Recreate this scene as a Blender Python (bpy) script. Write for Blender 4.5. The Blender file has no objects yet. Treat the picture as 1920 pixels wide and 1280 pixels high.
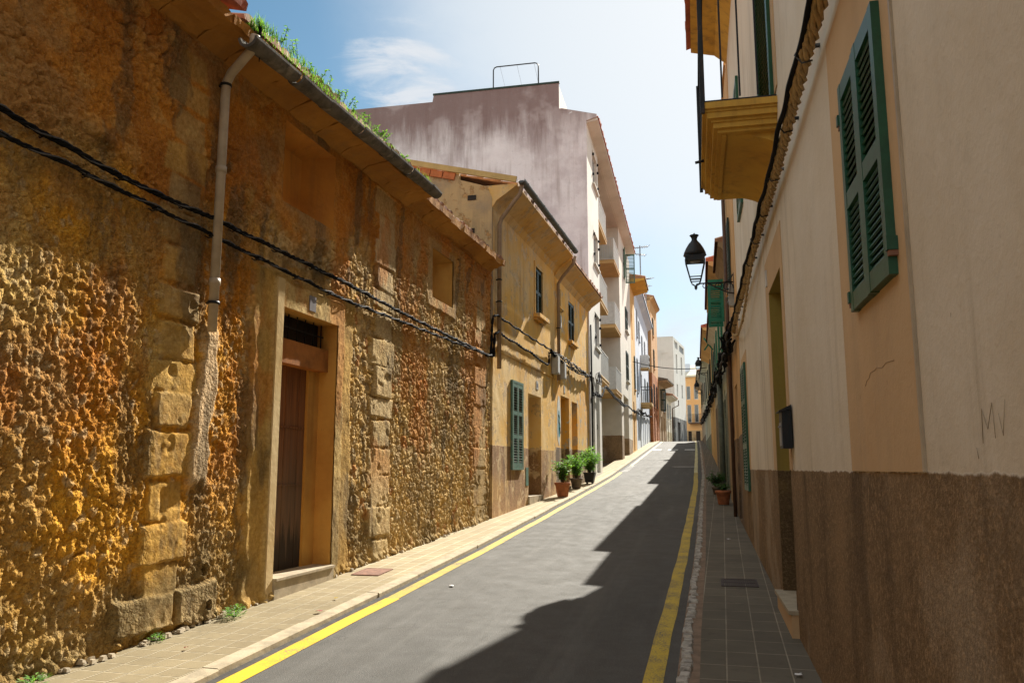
import bpy, math, random
import numpy as np
from mathutils import Vector, Matrix
from math import sin, cos, radians, pi, atan2, hypot, sqrt
random.seed(7)
R = radians
sc = bpy.context.scene
COL = sc.collection

# ------------------------------------------------------------------ camera
cam_d = bpy.data.cameras.new('camera'); cam = bpy.data.objects.new('camera', cam_d); COL.objects.link(cam)
cam_d.sensor_width = 36; cam_d.lens = 1536 / 1920 * 36
cam_d.clip_start = .05; cam_d.clip_end = 3000
cam.location = (0, 0, 1.6)
cam.rotation_euler = (R(90 + 8.8), 0, R(13.32))
sc.camera = cam

# ------------------------------------------------------------------ light
SUN_EL, SUN_AZ = R(36.5), R(12)          # azimuth measured from +Y towards +X
sd = Vector((sin(SUN_AZ) * cos(SUN_EL), cos(SUN_AZ) * cos(SUN_EL), sin(SUN_EL)))
sun_d = bpy.data.lights.new('sun', 'SUN'); sun_d.energy = 5.0; sun_d.angle = R(.5); sun_d.color = (1, .945, .84)
sun = bpy.data.objects.new('sun', sun_d); COL.objects.link(sun)
sun.rotation_euler = sd.to_track_quat('Z', 'Y').to_euler(); sun.location = (3, 10, 40)
W = bpy.data.worlds.new('World'); sc.world = W; W.use_nodes = True
wt = W.node_tree; wt.nodes.clear()
wo = wt.nodes.new('ShaderNodeOutputWorld'); bg = wt.nodes.new('ShaderNodeBackground')
bg.inputs[1].default_value = .05
sky = wt.nodes.new('ShaderNodeTexSky'); sky.sky_type = 'NISHITA'; sky.sun_disc = False
sky.sun_elevation = SUN_EL; sky.sun_rotation = SUN_AZ
sky.air_density = 1.0; sky.dust_density = 0.7; sky.ozone_density = 2.0
tcw = wt.nodes.new('ShaderNodeTexCoord')

def wmath(op, a, b=0.0, c=None):
    n = wt.nodes.new('ShaderNodeMath'); n.operation = op; n.use_clamp = False
    for i, s in enumerate((a, b) if c is None else (a, b, c)):
        if isinstance(s, (int, float)): n.inputs[i].default_value = s
        else: wt.links.new(s, n.inputs[i])
    return n.outputs[0]
def cloud(dirv, width, scale, lo, hi, seed, stretch=(1, 1, 2.2)):
    d = Vector(dirv).normalized()
    dp = wt.nodes.new('ShaderNodeVectorMath'); dp.operation = 'DOT_PRODUCT'
    wt.links.new(tcw.outputs['Generated'], dp.inputs[0]); dp.inputs[1].default_value = d
    fall = wt.nodes.new('ShaderNodeMapRange'); fall.interpolation_type = 'SMOOTHSTEP'
    wt.links.new(dp.outputs['Value'], fall.inputs[0])
    fall.inputs[1].default_value = cos(R(width)); fall.inputs[2].default_value = cos(R(width * .12))
    mp = wt.nodes.new('ShaderNodeMapping'); mp.inputs['Scale'].default_value = stretch; mp.inputs['Location'].default_value = (seed, seed * .7, 0)
    wt.links.new(tcw.outputs['Generated'], mp.inputs[0])
    nz = wt.nodes.new('ShaderNodeTexNoise'); nz.inputs['Scale'].default_value = scale; nz.inputs['Detail'].default_value = 9
    nz.inputs['Roughness'].default_value = .62; nz.inputs['Distortion'].default_value = .35
    wt.links.new(mp.outputs[0], nz.inputs[0])
    s = wmath('ADD', nz.outputs[0], wmath('MULTIPLY', fall.outputs[0], .34))
    mr = wt.nodes.new('ShaderNodeMapRange'); mr.interpolation_type = 'SMOOTHSTEP'
    wt.links.new(s, mr.inputs[0]); mr.inputs[1].default_value = lo; mr.inputs[2].default_value = hi
    return wmath('MULTIPLY', mr.outputs[0], wmath('POWER', fall.outputs[0], .5))
def wmix(f, a, b):
    n = wt.nodes.new('ShaderNodeMix'); n.data_type = 'RGBA'; n.clamp_factor = True
    wt.links.new(f, n.inputs[0]); wt.links.new(a, n.inputs[6])
    if isinstance(b, tuple): n.inputs[7].default_value = b
    else: wt.links.new(b, n.inputs[7])
    return n.outputs[2]
_g = wt.nodes.new('ShaderNodeHueSaturation'); _g.inputs['Hue'].default_value = .478; _g.inputs['Saturation'].default_value = 1.2; _g.inputs['Value'].default_value = 1
wt.links.new(sky.outputs[0], _g.inputs['Color']); csky = _g.outputs[0]
c1 = cloud((-.325, .83, .443), 6.0, 9.0, .70, .98, 3.1, (1, 1, 3.4))
c2 = cloud((.05, .84, .54), 27, 1.3, .34, .80, 9.2, (1, 1, 1.3))
c3 = cloud((-.005, .99, .125), 9, 6.0, .60, .95, 5.7)
# unseen bright cloud added overhead and behind the camera as soft fill light
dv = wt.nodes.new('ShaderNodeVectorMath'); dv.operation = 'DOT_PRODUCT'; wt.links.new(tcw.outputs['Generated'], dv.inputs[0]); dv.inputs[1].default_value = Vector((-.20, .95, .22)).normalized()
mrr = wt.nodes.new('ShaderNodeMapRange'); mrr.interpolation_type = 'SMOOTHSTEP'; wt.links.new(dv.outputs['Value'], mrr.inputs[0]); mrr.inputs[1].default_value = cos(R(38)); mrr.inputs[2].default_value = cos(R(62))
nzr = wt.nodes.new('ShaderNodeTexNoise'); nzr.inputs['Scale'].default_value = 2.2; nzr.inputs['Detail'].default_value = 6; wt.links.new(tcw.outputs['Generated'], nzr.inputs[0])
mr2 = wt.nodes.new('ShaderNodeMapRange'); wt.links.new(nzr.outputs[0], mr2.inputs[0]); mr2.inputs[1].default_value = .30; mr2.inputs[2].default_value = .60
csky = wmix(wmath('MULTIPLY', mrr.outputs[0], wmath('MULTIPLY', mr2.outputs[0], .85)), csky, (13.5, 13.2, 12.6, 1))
csky = wmix(wmath('MULTIPLY', c2, .80), csky, (8.4, 8.7, 8.8, 1))
csky = wmix(wmath('MULTIPLY', c1, .85), csky, (7.4, 7.6, 7.9, 1))
csky = wmix(wmath('MULTIPLY', c3, .6), csky, (7.4, 7.2, 7.3, 1))
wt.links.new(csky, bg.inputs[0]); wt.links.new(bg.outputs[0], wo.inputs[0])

sc.view_settings.view_transform = 'Standard'; sc.view_settings.look = 'None'
sc.view_settings.exposure = 1.15; sc.view_settings.gamma = 1
sc.render.engine = 'CYCLES'
sc.cycles.max_bounces = 6; sc.cycles.diffuse_bounces = 4; sc.cycles.use_denoising = True

# ------------------------------------------------------------------ node helpers
class NT:
    def __init__(s, name, rough=.9, spec=.2):
        s.m = bpy.data.materials.new(name); s.m.use_nodes = True; s.t = s.m.node_tree
        s.b = s.t.nodes['Principled BSDF']; s.b.inputs['Roughness'].default_value = rough
        s.b.inputs['Specular IOR Level'].default_value = spec
        g = s.t.nodes.new('ShaderNodeNewGeometry'); s.P = g.outputs['Position']
        s.N = g.outputs['Normal']
        sp = s.t.nodes.new('ShaderNodeSeparateXYZ'); s.t.links.new(s.P, sp.inputs[0]); s.X, s.Y, s.Z = sp.outputs
    def _in(s, sock, v):
        if isinstance(v, bpy.types.NodeSocket): s.t.links.new(v, sock)
        elif isinstance(v, (tuple, list)) and sock.type == 'RGBA': sock.default_value = tuple(v)[:3] + (1,)
        else: sock.default_value = v
    def math(s, op, a, b=0.0, clamp=False):
        n = s.t.nodes.new('ShaderNodeMath'); n.operation = op; n.use_clamp = clamp
        s._in(n.inputs[0], a); s._in(n.inputs[1], b); return n.outputs[0]
    def mapv(s, scale=(1, 1, 1), loc=(0, 0, 0), rot=(0, 0, 0), vec=None):
        n = s.t.nodes.new('ShaderNodeMapping'); n.inputs['Scale'].default_value = scale
        n.inputs['Location'].default_value = loc; n.inputs['Rotation'].default_value = rot
        s.t.links.new(vec or s.P, n.inputs[0]); return n.outputs[0]
    def noise(s, scale=1, detail=6, rough=.6, vec=None, dist=0):
        n = s.t.nodes.new('ShaderNodeTexNoise'); n.inputs['Scale'].default_value = scale; n.inputs['Detail'].default_value = detail
        n.inputs['Roughness'].default_value = rough; n.inputs['Distortion'].default_value = dist
        s.t.links.new(vec or s.P, n.inputs[0]); return n.outputs[0]
    def voro(s, scale, vec=None, feat='F1', rnd=1):
        n = s.t.nodes.new('ShaderNodeTexVoronoi'); n.feature = feat; n.inputs['Scale'].default_value = scale
        n.inputs['Randomness'].default_value = rnd; s.t.links.new(vec or s.P, n.inputs[0]); return n
    def step(s, v, lo, hi):
        n = s.t.nodes.new('ShaderNodeMapRange'); n.interpolation_type = 'SMOOTHSTEP'
        s._in(n.inputs[0], v); s._in(n.inputs[1], lo); s._in(n.inputs[2], hi); return n.outputs[0]
    def lin(s, v, lo, hi, a=0., b=1.):
        n = s.t.nodes.new('ShaderNodeMapRange'); s._in(n.inputs[0], v)
        for i, q in enumerate((lo, hi, a, b)): s._in(n.inputs[i + 1], q)
        return n.outputs[0]
    def mix(s, f, a, b, mode='MIX'):
        n = s.t.nodes.new('ShaderNodeMix'); n.data_type = 'RGBA'; n.blend_type = mode; n.clamp_factor = True
        s._in(n.inputs[0], f); s._in(n.inputs[6], a); s._in(n.inputs[7], b); return n.outputs[2]
    def bump(s, h, strength=.5, dist=.02, prev=None):
        n = s.t.nodes.new('ShaderNodeBump'); n.inputs['Strength'].default_value = strength; n.inputs['Distance'].default_value = dist
        s._in(n.inputs['Height'], h)
        if prev is not None: s.t.links.new(prev, n.inputs['Normal'])
        return n.outputs[0]
    def out(s, col, nrm=None, rough=None):
        s._in(s.b.inputs['Base Color'], col)
        if nrm is not None: s.t.links.new(nrm, s.b.inputs['Normal'])
        if rough is not None: s._in(s.b.inputs['Roughness'], rough)
        return s.m

def stucco(name, base, var=None, streak=None, sk=.5, dado=None, dadoc=(.1, .07, .045), grain=.35, peel=None, peelc=None, stain_top=None, rough=.92, low=None, dirt=.35, drot=None, drc=(.5, .36, .2)):
    n = NT(name, rough)
    var = var or tuple(c * .82 for c in base)
    c = n.mix(n.step(n.noise(.9, 7, .62), .38, .66), base, var)
    if streak:
        sv = n.noise(1, 6, .65, n.mapv((5.5, 5.5, .35)))
        big = n.noise(.55, 3, .5, n.mapv((1, 1, .8), (3, 1, 7)))
        c = n.mix(n.math('MULTIPLY', n.step(sv, .46, .72), n.math('MULTIPLY', n.step(big, .35, .62), sk)), c, streak)
    nz = n.noise(2.6, 8, .7, n.mapv((1, 1, 1), (11, 5, 3)))
    h = n.math('MULTIPLY', n.noise(30, 5, .7), .5)
    if stain_top:
        zt, ctop, amt = stain_top
        m = n.math('MULTIPLY', n.step(n.math('ADD', n.Z, n.math('MULTIPLY', n.noise(1, 7, .7, n.mapv((2.6, 2.6, .35))), 3.0)), zt + .2, zt + 1.9), amt)
        c = n.mix(m, c, ctop)
    if dado:
        zz = n.math('ADD', n.Z, n.math('MULTIPLY', n.math('SUBTRACT', n.noise(9, 5, .7), .5), .045))
        dm = n.step(zz, dado + .006, dado - .006)
        dc = n.mix(n.step(n.noise(1.6, 8, .7, n.mapv((1, 1, .7))), .35, .7), dadoc, tuple(q * .6 for q in dadoc))
        dc = n.mix(n.step(n.noise(34, 5, .8), .45, .66), dc, tuple(min(1, q * 1.6 + .012) for q in dadoc))
        dc = n.mix(n.math('MULTIPLY', n.step(n.noise(1.3, 5, .6, n.mapv((1.6, 1.6, .35), (2, 9, 4))), .52, .68), .6), dc, tuple(q * .35 for q in dadoc))
        dc = n.mix(n.math('MULTIPLY', n.step(n.noise(.9, 6, .7, n.mapv((1, 1, 1.5), (8, 2, 4))), .5, .72), .45), dc, tuple(min(1, q * 1.7) for q in dadoc))
        if drot:
            rm = n.step(n.noise(1, 7, .7, n.mapv((3.2, 3.2, .7), (5, 1, 8))), drot, drot + .05); dc = n.mix(rm, dc, n.mix(n.step(n.noise(9, 5, .7), .35, .65), drc, tuple(q * .6 for q in drc))); h = n.math('SUBTRACT', h, n.math('MULTIPLY', n.math('MULTIPLY', rm, dm), .9))
        c = n.mix(dm, c, dc)
        h = n.math('ADD', h, n.math('MULTIPLY', dm, n.math('MULTIPLY', n.noise(70, 3, .6), 1.8)))
    if peel:
        pm = n.step(nz, 1 - peel, 1 - peel + .03)
        pc = n.mix(n.step(n.noise(6, 6, .7), .35, .65), peelc or (.5, .4, .28), tuple(q * .72 for q in (peelc or (.5, .4, .28))))
        c = n.mix(pm, c, pc); h = n.math('SUBTRACT', h, n.math('MULTIPLY', pm, .7))
    if low:
        zl, cl, al = low
        m = n.math('MULTIPLY', n.step(n.math('ADD', n.Z, n.math('MULTIPLY', n.noise(1.7, 8, .7), 1.1)), zl + .75, zl), al)
        c = n.mix(m, c, cl)
    # fine dirt
    dm2 = n.math('MULTIPLY', n.step(n.noise(7, 8, .75, n.mapv((1, 1, .8), (7, 3, 2))), .55, .8), dirt)
    c = n.mix(dm2, c, tuple(q * .45 for q in base))
    sp_ = n.step(n.noise(1, 3, .6, n.mapv((26, 26, 9), (3, 8, 1))), .735, .77)
    c = n.mix(n.math('MULTIPLY', sp_, .55), c, tuple(q * .35 for q in base)); h = n.math('SUBTRACT', h, n.math('MULTIPLY', sp_, .5))
    c = n.mix(n.math('MULTIPLY', n.step(n.noise(.7, 4, .55, n.mapv((1, 1, 1), (20, 4, 9))), .50, .60), .16), c, tuple(min(1, q * 1.3) for q in base))
    nr = n.bump(n.math('ADD', h, n.math('MULTIPLY', n.noise(3.2, 5, .6), 1.6)), grain, .02)
    return n.out(c, nr)

def plain(name, col, rough=.6, metal=0, var=.25, sc_=8, bump=.15, spec=.3, rust=None):
    n = NT(name, rough, spec); n.b.inputs['Metallic'].default_value = metal
    c = n.mix(n.step(n.noise(sc_, 6, .65), .35, .7), col, tuple(q * (1 - var) for q in col))
    if rust: c = n.mix(n.math('MULTIPLY', n.step(n.noise(sc_ * .8, 8, .7, n.mapv((1, 1, .6), (4, 4, 4))), .52, .7), rust[1]), c, rust[0])
    return n.out(c, n.bump(n.noise(sc_ * 6, 4), bump, .005))

# ------------------------------------------------------------------ mesh helpers
class MB:
    def __init__(s): s.v = []; s.f = []; s.mi = []; s.sm = []; s.m = 0
    def add(s, vs, fs, smooth=False):
        o = len(s.v); s.v += [tuple(p) for p in vs]
        for f in fs: s.f.append(tuple(i + o for i in f)); s.mi.append(s.m); s.sm.append(smooth)
    def quad(s, a, b, c, d): s.add([a, b, c, d], [(0, 1, 2, 3)])
    def box(s, x0, x1, y0, y1, z0, z1):
        if x0 > x1: x0, x1 = x1, x0
        if y0 > y1: y0, y1 = y1, y0
        if z0 > z1: z0, z1 = z1, z0
        s.add([(x0, y0, z0), (x1, y0, z0), (x1, y1, z0), (x0, y1, z0), (x0, y0, z1), (x1, y0, z1), (x1, y1, z1), (x0, y1, z1)],
              [(3, 2, 1, 0), (4, 5, 6, 7), (0, 1, 5, 4), (1, 2, 6, 5), (2, 3, 7, 6), (3, 0, 4, 7)])
    def obox(s, c, ax, h):
        c = Vector(c); a = [Vector(q) * k for q, k in zip(ax, h)]
        P = [c + a[0] * i + a[1] * j + a[2] * k for k in (-1, 1) for i, j in ((-1, -1), (1, -1), (1, 1), (-1, 1))]
        s.add(P, [(3, 2, 1, 0), (4, 5, 6, 7), (0, 1, 5, 4), (1, 2, 6, 5), (2, 3, 7, 6), (3, 0, 4, 7)])
    def bar(s, a, b, w, t=None):
        a, b = Vector(a), Vector(b); d = (b - a); L = d.length; d.normalize()
        u = Vector((0, 0, 1)) if abs(d.z) < .9 else Vector((1, 0, 0))
        p = d.cross(u).normalized(); q = p.cross(d)
        s.obox((a + b) / 2, (d, p, q), (L / 2, w / 2, (t or w) / 2))
    def tube(s, pts, r, n=8, caps=True, smooth=True):
        pts = [Vector(p) for p in pts]; rs = r if isinstance(r, (list, tuple)) else [r] * len(pts)
        vs = []; fs = []; pn = None
        for i, p in enumerate(pts):
            d = (pts[min(i + 1, len(pts) - 1)] - pts[max(i - 1, 0)])
            d = d.normalized() if d.length > 1e-9 else Vector((0, 0, 1))
            if pn is None:
                u = Vector((0, 0, 1)) if abs(d.z) < .9 else Vector((1, 0, 0)); pn = d.cross(u).normalized()
            else:
                pn = (pn - d * pn.dot(d)); pn = pn.normalized() if pn.length > 1e-6 else d.orthogonal().normalized()
            q = d.cross(pn)
            for k in range(n):
                a = 2 * pi * k / n; vs.append(p + (pn * cos(a) + q * sin(a)) * rs[i])
        for i in range(len(pts) - 1):
            for k in range(n):
                a, b = i * n + k, i * n + (k + 1) % n; fs.append((a, b, b + n, a + n))
        if caps: fs.append(tuple(range(n))[::-1]); fs.append(tuple((len(pts) - 1) * n + k for k in range(n)))
        s.add(vs, fs, smooth)
    def lathe(s, prof, c=(0, 0, 0), n=24, smooth=True, wob=0, sq=False):
        vs = []; fs = []
        for r, z in prof:
            for k in range(n):
                a = 2 * pi * k / n + (pi / 4 if n == 4 else 0); rr = r * (1 + wob * sin(3 * a + z * 9)); vs.append((c[0] + rr * cos(a), c[1] + rr * sin(a), c[2] + z))
        for i in range(len(prof) - 1):
            for k in range(n):
                a, b = i * n + k, i * n + (k + 1) % n; fs.append((a, b, b + n, a + n))
        fs.append(tuple(range(n))[::-1]); fs.append(tuple((len(prof) - 1) * n + k for k in range(n)))
        s.add(vs, fs, smooth)
    def prism(s, poly, a, b, axis=0):
        # poly of 2D points extruded along the axis between a and b; 2D coords are the remaining axes in order
        def mk(t, p): 
            q = [0, 0, 0]; q[axis] = t; r = [i for i in range(3) if i != axis]; q[r[0]] = p[0]; q[r[1]] = p[1]; return tuple(q)
        n = len(poly); vs = [mk(a, p) for p in poly] + [mk(b, p) for p in poly]
        fs = [(i, (i + 1) % n, (i + 1) % n + n, i + n) for i in range(n)] + [tuple(range(n))[::-1], tuple(range(n, 2 * n))]
        s.add(vs, fs)
    def build(s, name, mats, parent=None, loc=None, label=None):
        me = bpy.data.meshes.new(name); me.from_pydata(s.v, [], s.f)
        if not isinstance(mats, (list, tuple)): mats = [mats]
        for m in mats: me.materials.append(m)
        if s.f:
            me.polygons.foreach_set('material_index', s.mi); me.polygons.foreach_set('use_smooth', s.sm)
        me.update()
        o = bpy.data.objects.new(name, me); COL.objects.link(o)
        if parent: o.parent = parent
        if loc: o.location = loc
        if label: o['label'] = label
        return o
def fixn(o):
    import bmesh
    bm = bmesh.new(); bm.from_mesh(o.data); bmesh.ops.recalc_face_normals(bm, faces=bm.faces); bm.to_mesh(o.data); bm.free(); return o
def tag(o, label, cat, group=None):
    o['label'] = label; o['category'] = cat
    if group: o['group'] = group
    return o
def empty(name, loc, rz, label, cat, group=None):
    o = bpy.data.objects.new(name, None); COL.objects.link(o); o.location = loc; o.rotation_euler = (0, 0, rz); o.empty_display_size = .2
    return tag(o, label, cat, group)
def struct(o, kind='structure'):
    o['kind'] = kind; return o
def recenter(o, p=None):
    """move a world-space mesh's origin to p (default: its lowest centre)"""
    me = o.data; n = len(me.vertices); a = np.empty(n * 3); me.vertices.foreach_get('co', a); a = a.reshape(-1, 3)
    if p is None: p = ((a[:, 0].min() + a[:, 0].max()) / 2, (a[:, 1].min() + a[:, 1].max()) / 2, a[:, 2].min())
    a -= np.array(p); me.vertices.foreach_set('co', a.ravel()); o.location = p; me.update(); return o
def dup(root, loc, rz=None, label=None, group=None):
    r = root.copy(); COL.objects.link(r); r.location = loc
    if rz is not None: r.rotation_euler = (0, 0, rz)
    if label: r['label'] = label
    if group: r['group'] = group
    for ch in list(root.children):
        c = ch.copy(); COL.objects.link(c); c.parent = r
        for g_ in list(ch.children):
            d = g_.copy(); COL.objects.link(d); d.parent = c
    return r

# ------------------------------------------------------------------ the lie of the land
GY = [-40, 0, 5.7, 8.7, 11.5, 16.1, 19.6, 25.1, 28.9, 33.5, 39.8, 49, 64, 69, 75, 120]
GZ = [-1., .02, .19, .31, .43, .64, .82, 1.10, 1.31, 1.6, 2.0, 2.58, 3.5, 3.78, 3.88, 3.88]
XRY = [-20, 7, 11, 29, 33, 40, 49, 64, 72, 80, 95]
XRX = [-.25, -.25, -.22, -.22, -.26, -.33, -.43, -.62, -.80, -1.1, -2.0]
RP = [(.72, -12), (.70, 3), (.65, 7), (.55, 14.5), (.51, 18.4), (.41, 31), (.22, 44), (-.05, 56), (-.4, 70), (-.9, 85)]
LP = [(-4.75, -8), (-4.46, 3.5), (-4.10, 14.9), (-4.02, 15.6), (-3.72, 24.9), (-3.66, 30), (-3.85, 39), (-4.05, 47), (-4.25, 60), (-4.45, 70), (-4.8, 85)]
def g(Y): return float(np.interp(Y, GY, GZ))
def xr(Y): return float(np.interp(Y, XRY, XRX))
def xl(Y): return xr(Y) - 3.1
def wx(P, Y): return float(np.interp(Y, [p[1] for p in P], [p[0] for p in P]))

# ------------------------------------------------------------------ noise on arrays (relief of the rubble wall)
_rs = np.random.RandomState(5); LAT = _rs.rand(8, 512, 512)
def vn(x, y, k=0):
    xi = np.floor(x).astype(int); yi = np.floor(y).astype(int); fx = x - xi; fy = y - yi
    fx = fx * fx * (3 - 2 * fx); fy = fy * fy * (3 - 2 * fy); L = LAT[k % 8]
    a = L[xi % 512, yi % 512]; b = L[(xi + 1) % 512, yi % 512]; c = L[xi % 512, (yi + 1) % 512]; d = L[(xi + 1) % 512, (yi + 1) % 512]
    return (a * (1 - fx) + b * fx) * (1 - fy) + (c * (1 - fx) + d * fx) * fy
def fbm(x, y, o=4, k=0, g_=.5):
    s = 0; a = 1; t = 0
    for i in range(o):
        s = s + a * vn(x * 2 ** i + 17 * i, y * 2 ** i + 31 * i, k + i); t += a; a *= g_
    return s / t
def worley(x, y, k=0, jit=.9):
    xi = np.floor(x).astype(int); yi = np.floor(y).astype(int)
    f1 = np.full(x.shape, 9.); f2 = f1.copy(); rid = np.zeros(x.shape); rid2 = rid.copy()
    for dx in (-1, 0, 1):
        for dy in (-1, 0, 1):
            cx = (xi + dx) % 512; cy = (yi + dy) % 512
            px = xi + dx + .5 + (LAT[k % 8][cx, cy] - .5) * jit; py = yi + dy + .5 + (LAT[(k + 1) % 8][cx, cy] - .5) * jit
            d = np.hypot(px - x, py - y); r = LAT[(k + 2) % 8][cx, cy]; r2 = LAT[(k + 3) % 8][cx, cy]
            n1 = d < f1; f2 = np.where(n1, f1, np.minimum(f2, d)); rid = np.where(n1, r, rid); rid2 = np.where(n1, r2, rid2); f1 = np.where(n1, d, f1)
    return f1, f2, rid, rid2
def ss(a, b, x):
    t = np.clip((x - a) / (b - a), 0, 1); return t * t * (3 - 2 * t)
# ------------------------------------------------------------------ materials
def m_attr_stone():
    n = NT('rubble_stone', .95, .1)
    a = n.t.nodes.new('ShaderNodeAttribute'); a.attribute_name = 'Col'
    c = n.mix(n.step(n.noise(22, 8, .75), .3, .72), a.outputs['Color'], n.mix(1.0, a.outputs['Color'], (.60, .52, .42), 'MULTIPLY'))
    c = n.mix(n.math('MULTIPLY', n.step(n.noise(60, 4, .7), .55, .75), .45), c, (.62, .50, .30))
    wv = n.t.nodes.new('ShaderNodeVectorMath'); wv.operation = 'ADD'; nn = n.t.nodes.new('ShaderNodeTexNoise'); nn.inputs['Scale'].default_value = 18; n.t.links.new(n.P, nn.inputs[0])
    sc_ = n.t.nodes.new('ShaderNodeVectorMath'); sc_.operation = 'SCALE'; n.t.links.new(nn.outputs['Color'], sc_.inputs[0]); sc_.inputs['Scale'].default_value = .05; n.t.links.new(n.P, wv.inputs[0]); n.t.links.new(sc_.outputs[0], wv.inputs[1])
    v1 = n.voro(27, wv.outputs[0]); v2 = n.voro(58, wv.outputs[0]); am = n.t.nodes.new('ShaderNodeAttribute'); am.attribute_name = 'Grain'
    pit = n.math('ADD', n.math('MULTIPLY', v1.outputs['Distance'], -.9), n.math('MULTIPLY', v2.outputs['Distance'], -.45))
    c = n.mix(n.math('MULTIPLY', n.step(n.voro(27, wv.outputs[0]).outputs['Color'], .55, .9), n.math('MULTIPLY', am.outputs['Fac'], .25)), c, n.mix(1.0, a.outputs['Color'], (1.25, 1.25, 1.25), 'MULTIPLY'))
    h = n.math('ADD', n.noise(45, 6, .75), n.math('MULTIPLY', n.noise(140, 3, .7), .45))
    b1 = n.bump(h, .9, .012)
    return n.out(c, n.bump(n.math('MULTIPLY', pit, n.math('MULTIPLY', am.outputs['Fac'], 1.0)), 1.0, .022, b1))
M_STONE = m_attr_stone()
M_ASH = stucco('dressed_sandstone', (.46, .27, .10), (.34, .18, .06), (.20, .12, .05), .5, grain=.6)
M_SOFFIT = stucco('ochre_soffit_slabs', (.50, .24, .05), (.36, .16, .035), (.26, .14, .05), .5, grain=1.0, dirt=.6)
M_PALE = stucco('pale_door_render', (.64, .48, .25), (.50, .34, .13), (.32, .2, .09), .5, grain=.5, dirt=.5)
M_REVEAL = stucco('ochre_reveal', (.56, .31, .075), (.42, .20, .045), (.22, .11, .035), .5, grain=.5)
M_ORA = stucco('ochre_render', (.76, .44, .09), (.76, .56, .27), (.38, .20, .065), .8, dado=2.05, dadoc=(.27, .155, .07), drot=.50, drc=(.54, .36, .17), peel=.455, peelc=(.62, .45, .25),
               grain=.5, low=(1.0, (.50, .29, .12), .6), stain_top=(5.6, (.42, .27, .14), .35))
M_ORB = stucco('orange_render', (.76, .38, .055), (.76, .50, .16), (.62, .50, .34), .8, dado=2.15, dadoc=(.20, .135, .075), drot=.58, drc=(.5, .36, .2), peel=.45, peelc=(.60, .47, .31), grain=.5)
M_GABLE = stucco('dirty_gable_render', (.48, .33, .16), (.30, .23, .15), (.14, .12, .09), .6, peel=.45, peelc=(.52, .30, .12), grain=.8, dirt=.7)
M_LAV = stucco('weathered_grey_render', (.74, .71, .72), (.56, .51, .52), (.32, .26, .24), .7, grain=.6, stain_top=(13.6, (.21, .14, .13), .9), peel=.33, peelc=(.76, .74, .75), dirt=.7)
M_WHITE = stucco('white_render', (.66, .63, .56), (.58, .55, .48), (.45, .42, .36), .3, grain=.2, dirt=.12, dado=3.15, dadoc=(.24, .16, .09))
M_WHITE2 = stucco('clean_white_render', (.66, .64, .58), (.58, .56, .50), (.5, .46, .4), .25, grain=.15, dirt=.1)
M_BLUEW = stucco('pale_blue_render', (.52, .58, .68), (.60, .64, .70), (.42, .45, .5), .5, grain=.3, dirt=.25)
M_SLAB = stucco('ochre_slab_edge', (.60, .40, .18), (.5, .32, .14), None, grain=.2)
M_YEL = stucco('yellow_render', (.66, .42, .17), (.58, .34, .12), (.4, .3, .2), .4, grain=.3)
M_TAN = stucco('tan_render', (.55, .32, .14), (.48, .27, .12), (.3, .2, .12), .4, grain=.3, dado=9.2, dadoc=(.36, .13, .045))
M_TAN2 = stucco('sunny_tan_render', (.60, .36, .16), (.48, .29, .13), (.33, .22, .12), .5, grain=.4, dado=2.15, dadoc=(.17, .12, .08))
M_CREAM = stucco('cream_render', (.62, .53, .40), (.68, .60, .48), (.38, .31, .21), .8, dado=1.585, dadoc=(.21, .135, .068), grain=.35, dirt=.25)
M_PEACH = stucco('peach_render', (.56, .38, .21), (.52, .34, .18), (.42, .30, .18), .5, grain=.3, dirt=.25)
M_BROWN = stucco('brown_stained_render', (.34, .23, .13), (.26, .17, .09), (.10, .08, .06), .8, grain=.5, dirt=.6)
M_PALEF = stucco('far_pale_render', (.60, .57, .48), (.52, .48, .38), (.36, .30, .22), .5, grain=.3, dado=5.0, dadoc=(.40, .33, .2))
M_GREENISH = stucco('pale_green_render', (.50, .52, .42), (.44, .46, .36), (.3, .28, .2), .5, grain=.3, dado=3.4, dadoc=(.14, .16, .12))
M_CREAM2 = stucco('old_cream_render', (.58, .50, .36), (.50, .40, .26), (.3, .24, .16), .5, grain=.3, dado=3.9, dadoc=(.20, .15, .1))
M_FARW = stucco('modern_white_render', (.68, .69, .66), (.62, .63, .60), (.48, .48, .45), .35, grain=.15, dado=6.7, dadoc=(.11, .115, .115), dirt=.15)
M_FARO = stucco('far_orange_render', (.68, .38, .16), (.72, .48, .24), (.5, .32, .18), .4, grain=.3, dado=6.0, dadoc=(.32, .24, .14))
M_GREEN = plain('green_shutter_paint', (.012, .090, .042), .42, var=.35, sc_=14, bump=.2, spec=.5)
M_GREEN2 = plain('faded_green_paint', (.10, .20, .15), .6, var=.4, sc_=10, bump=.3, rust=((.25, .22, .17), .6))
M_GREEN3 = plain('bright_green_paint', (.02, .19, .10), .45, var=.3, sc_=10)
M_SLAT = plain('sun_bleached_slats', (.36, .40, .34), .6, var=.3)
M_DGREEN = plain('dark_green_paint', (.022, .045, .032), .5, var=.3)
M_GREYSH = plain('grey_blue_shutter_paint', (.30, .33, .36), .6, var=.3)
M_IRON = plain('black_iron', (.018, .02, .022), .5, metal=.3, var=.3, sc_=20, rust=((.09, .05, .03), .5))
M_PVC = plain('beige_drain_plastic', (.46, .37, .26), .5, var=.25, sc_=4, rust=((.28, .17, .08), .5))
M_COPPER = plain('brown_painted_pipe', (.30, .21, .13), .6, var=.3, sc_=5)
M_GUTC = plain('weathered_cement_gutter', (.15, .135, .115), .95, var=.5, sc_=7, bump=.6, rust=((.30, .27, .22), .7))
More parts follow.
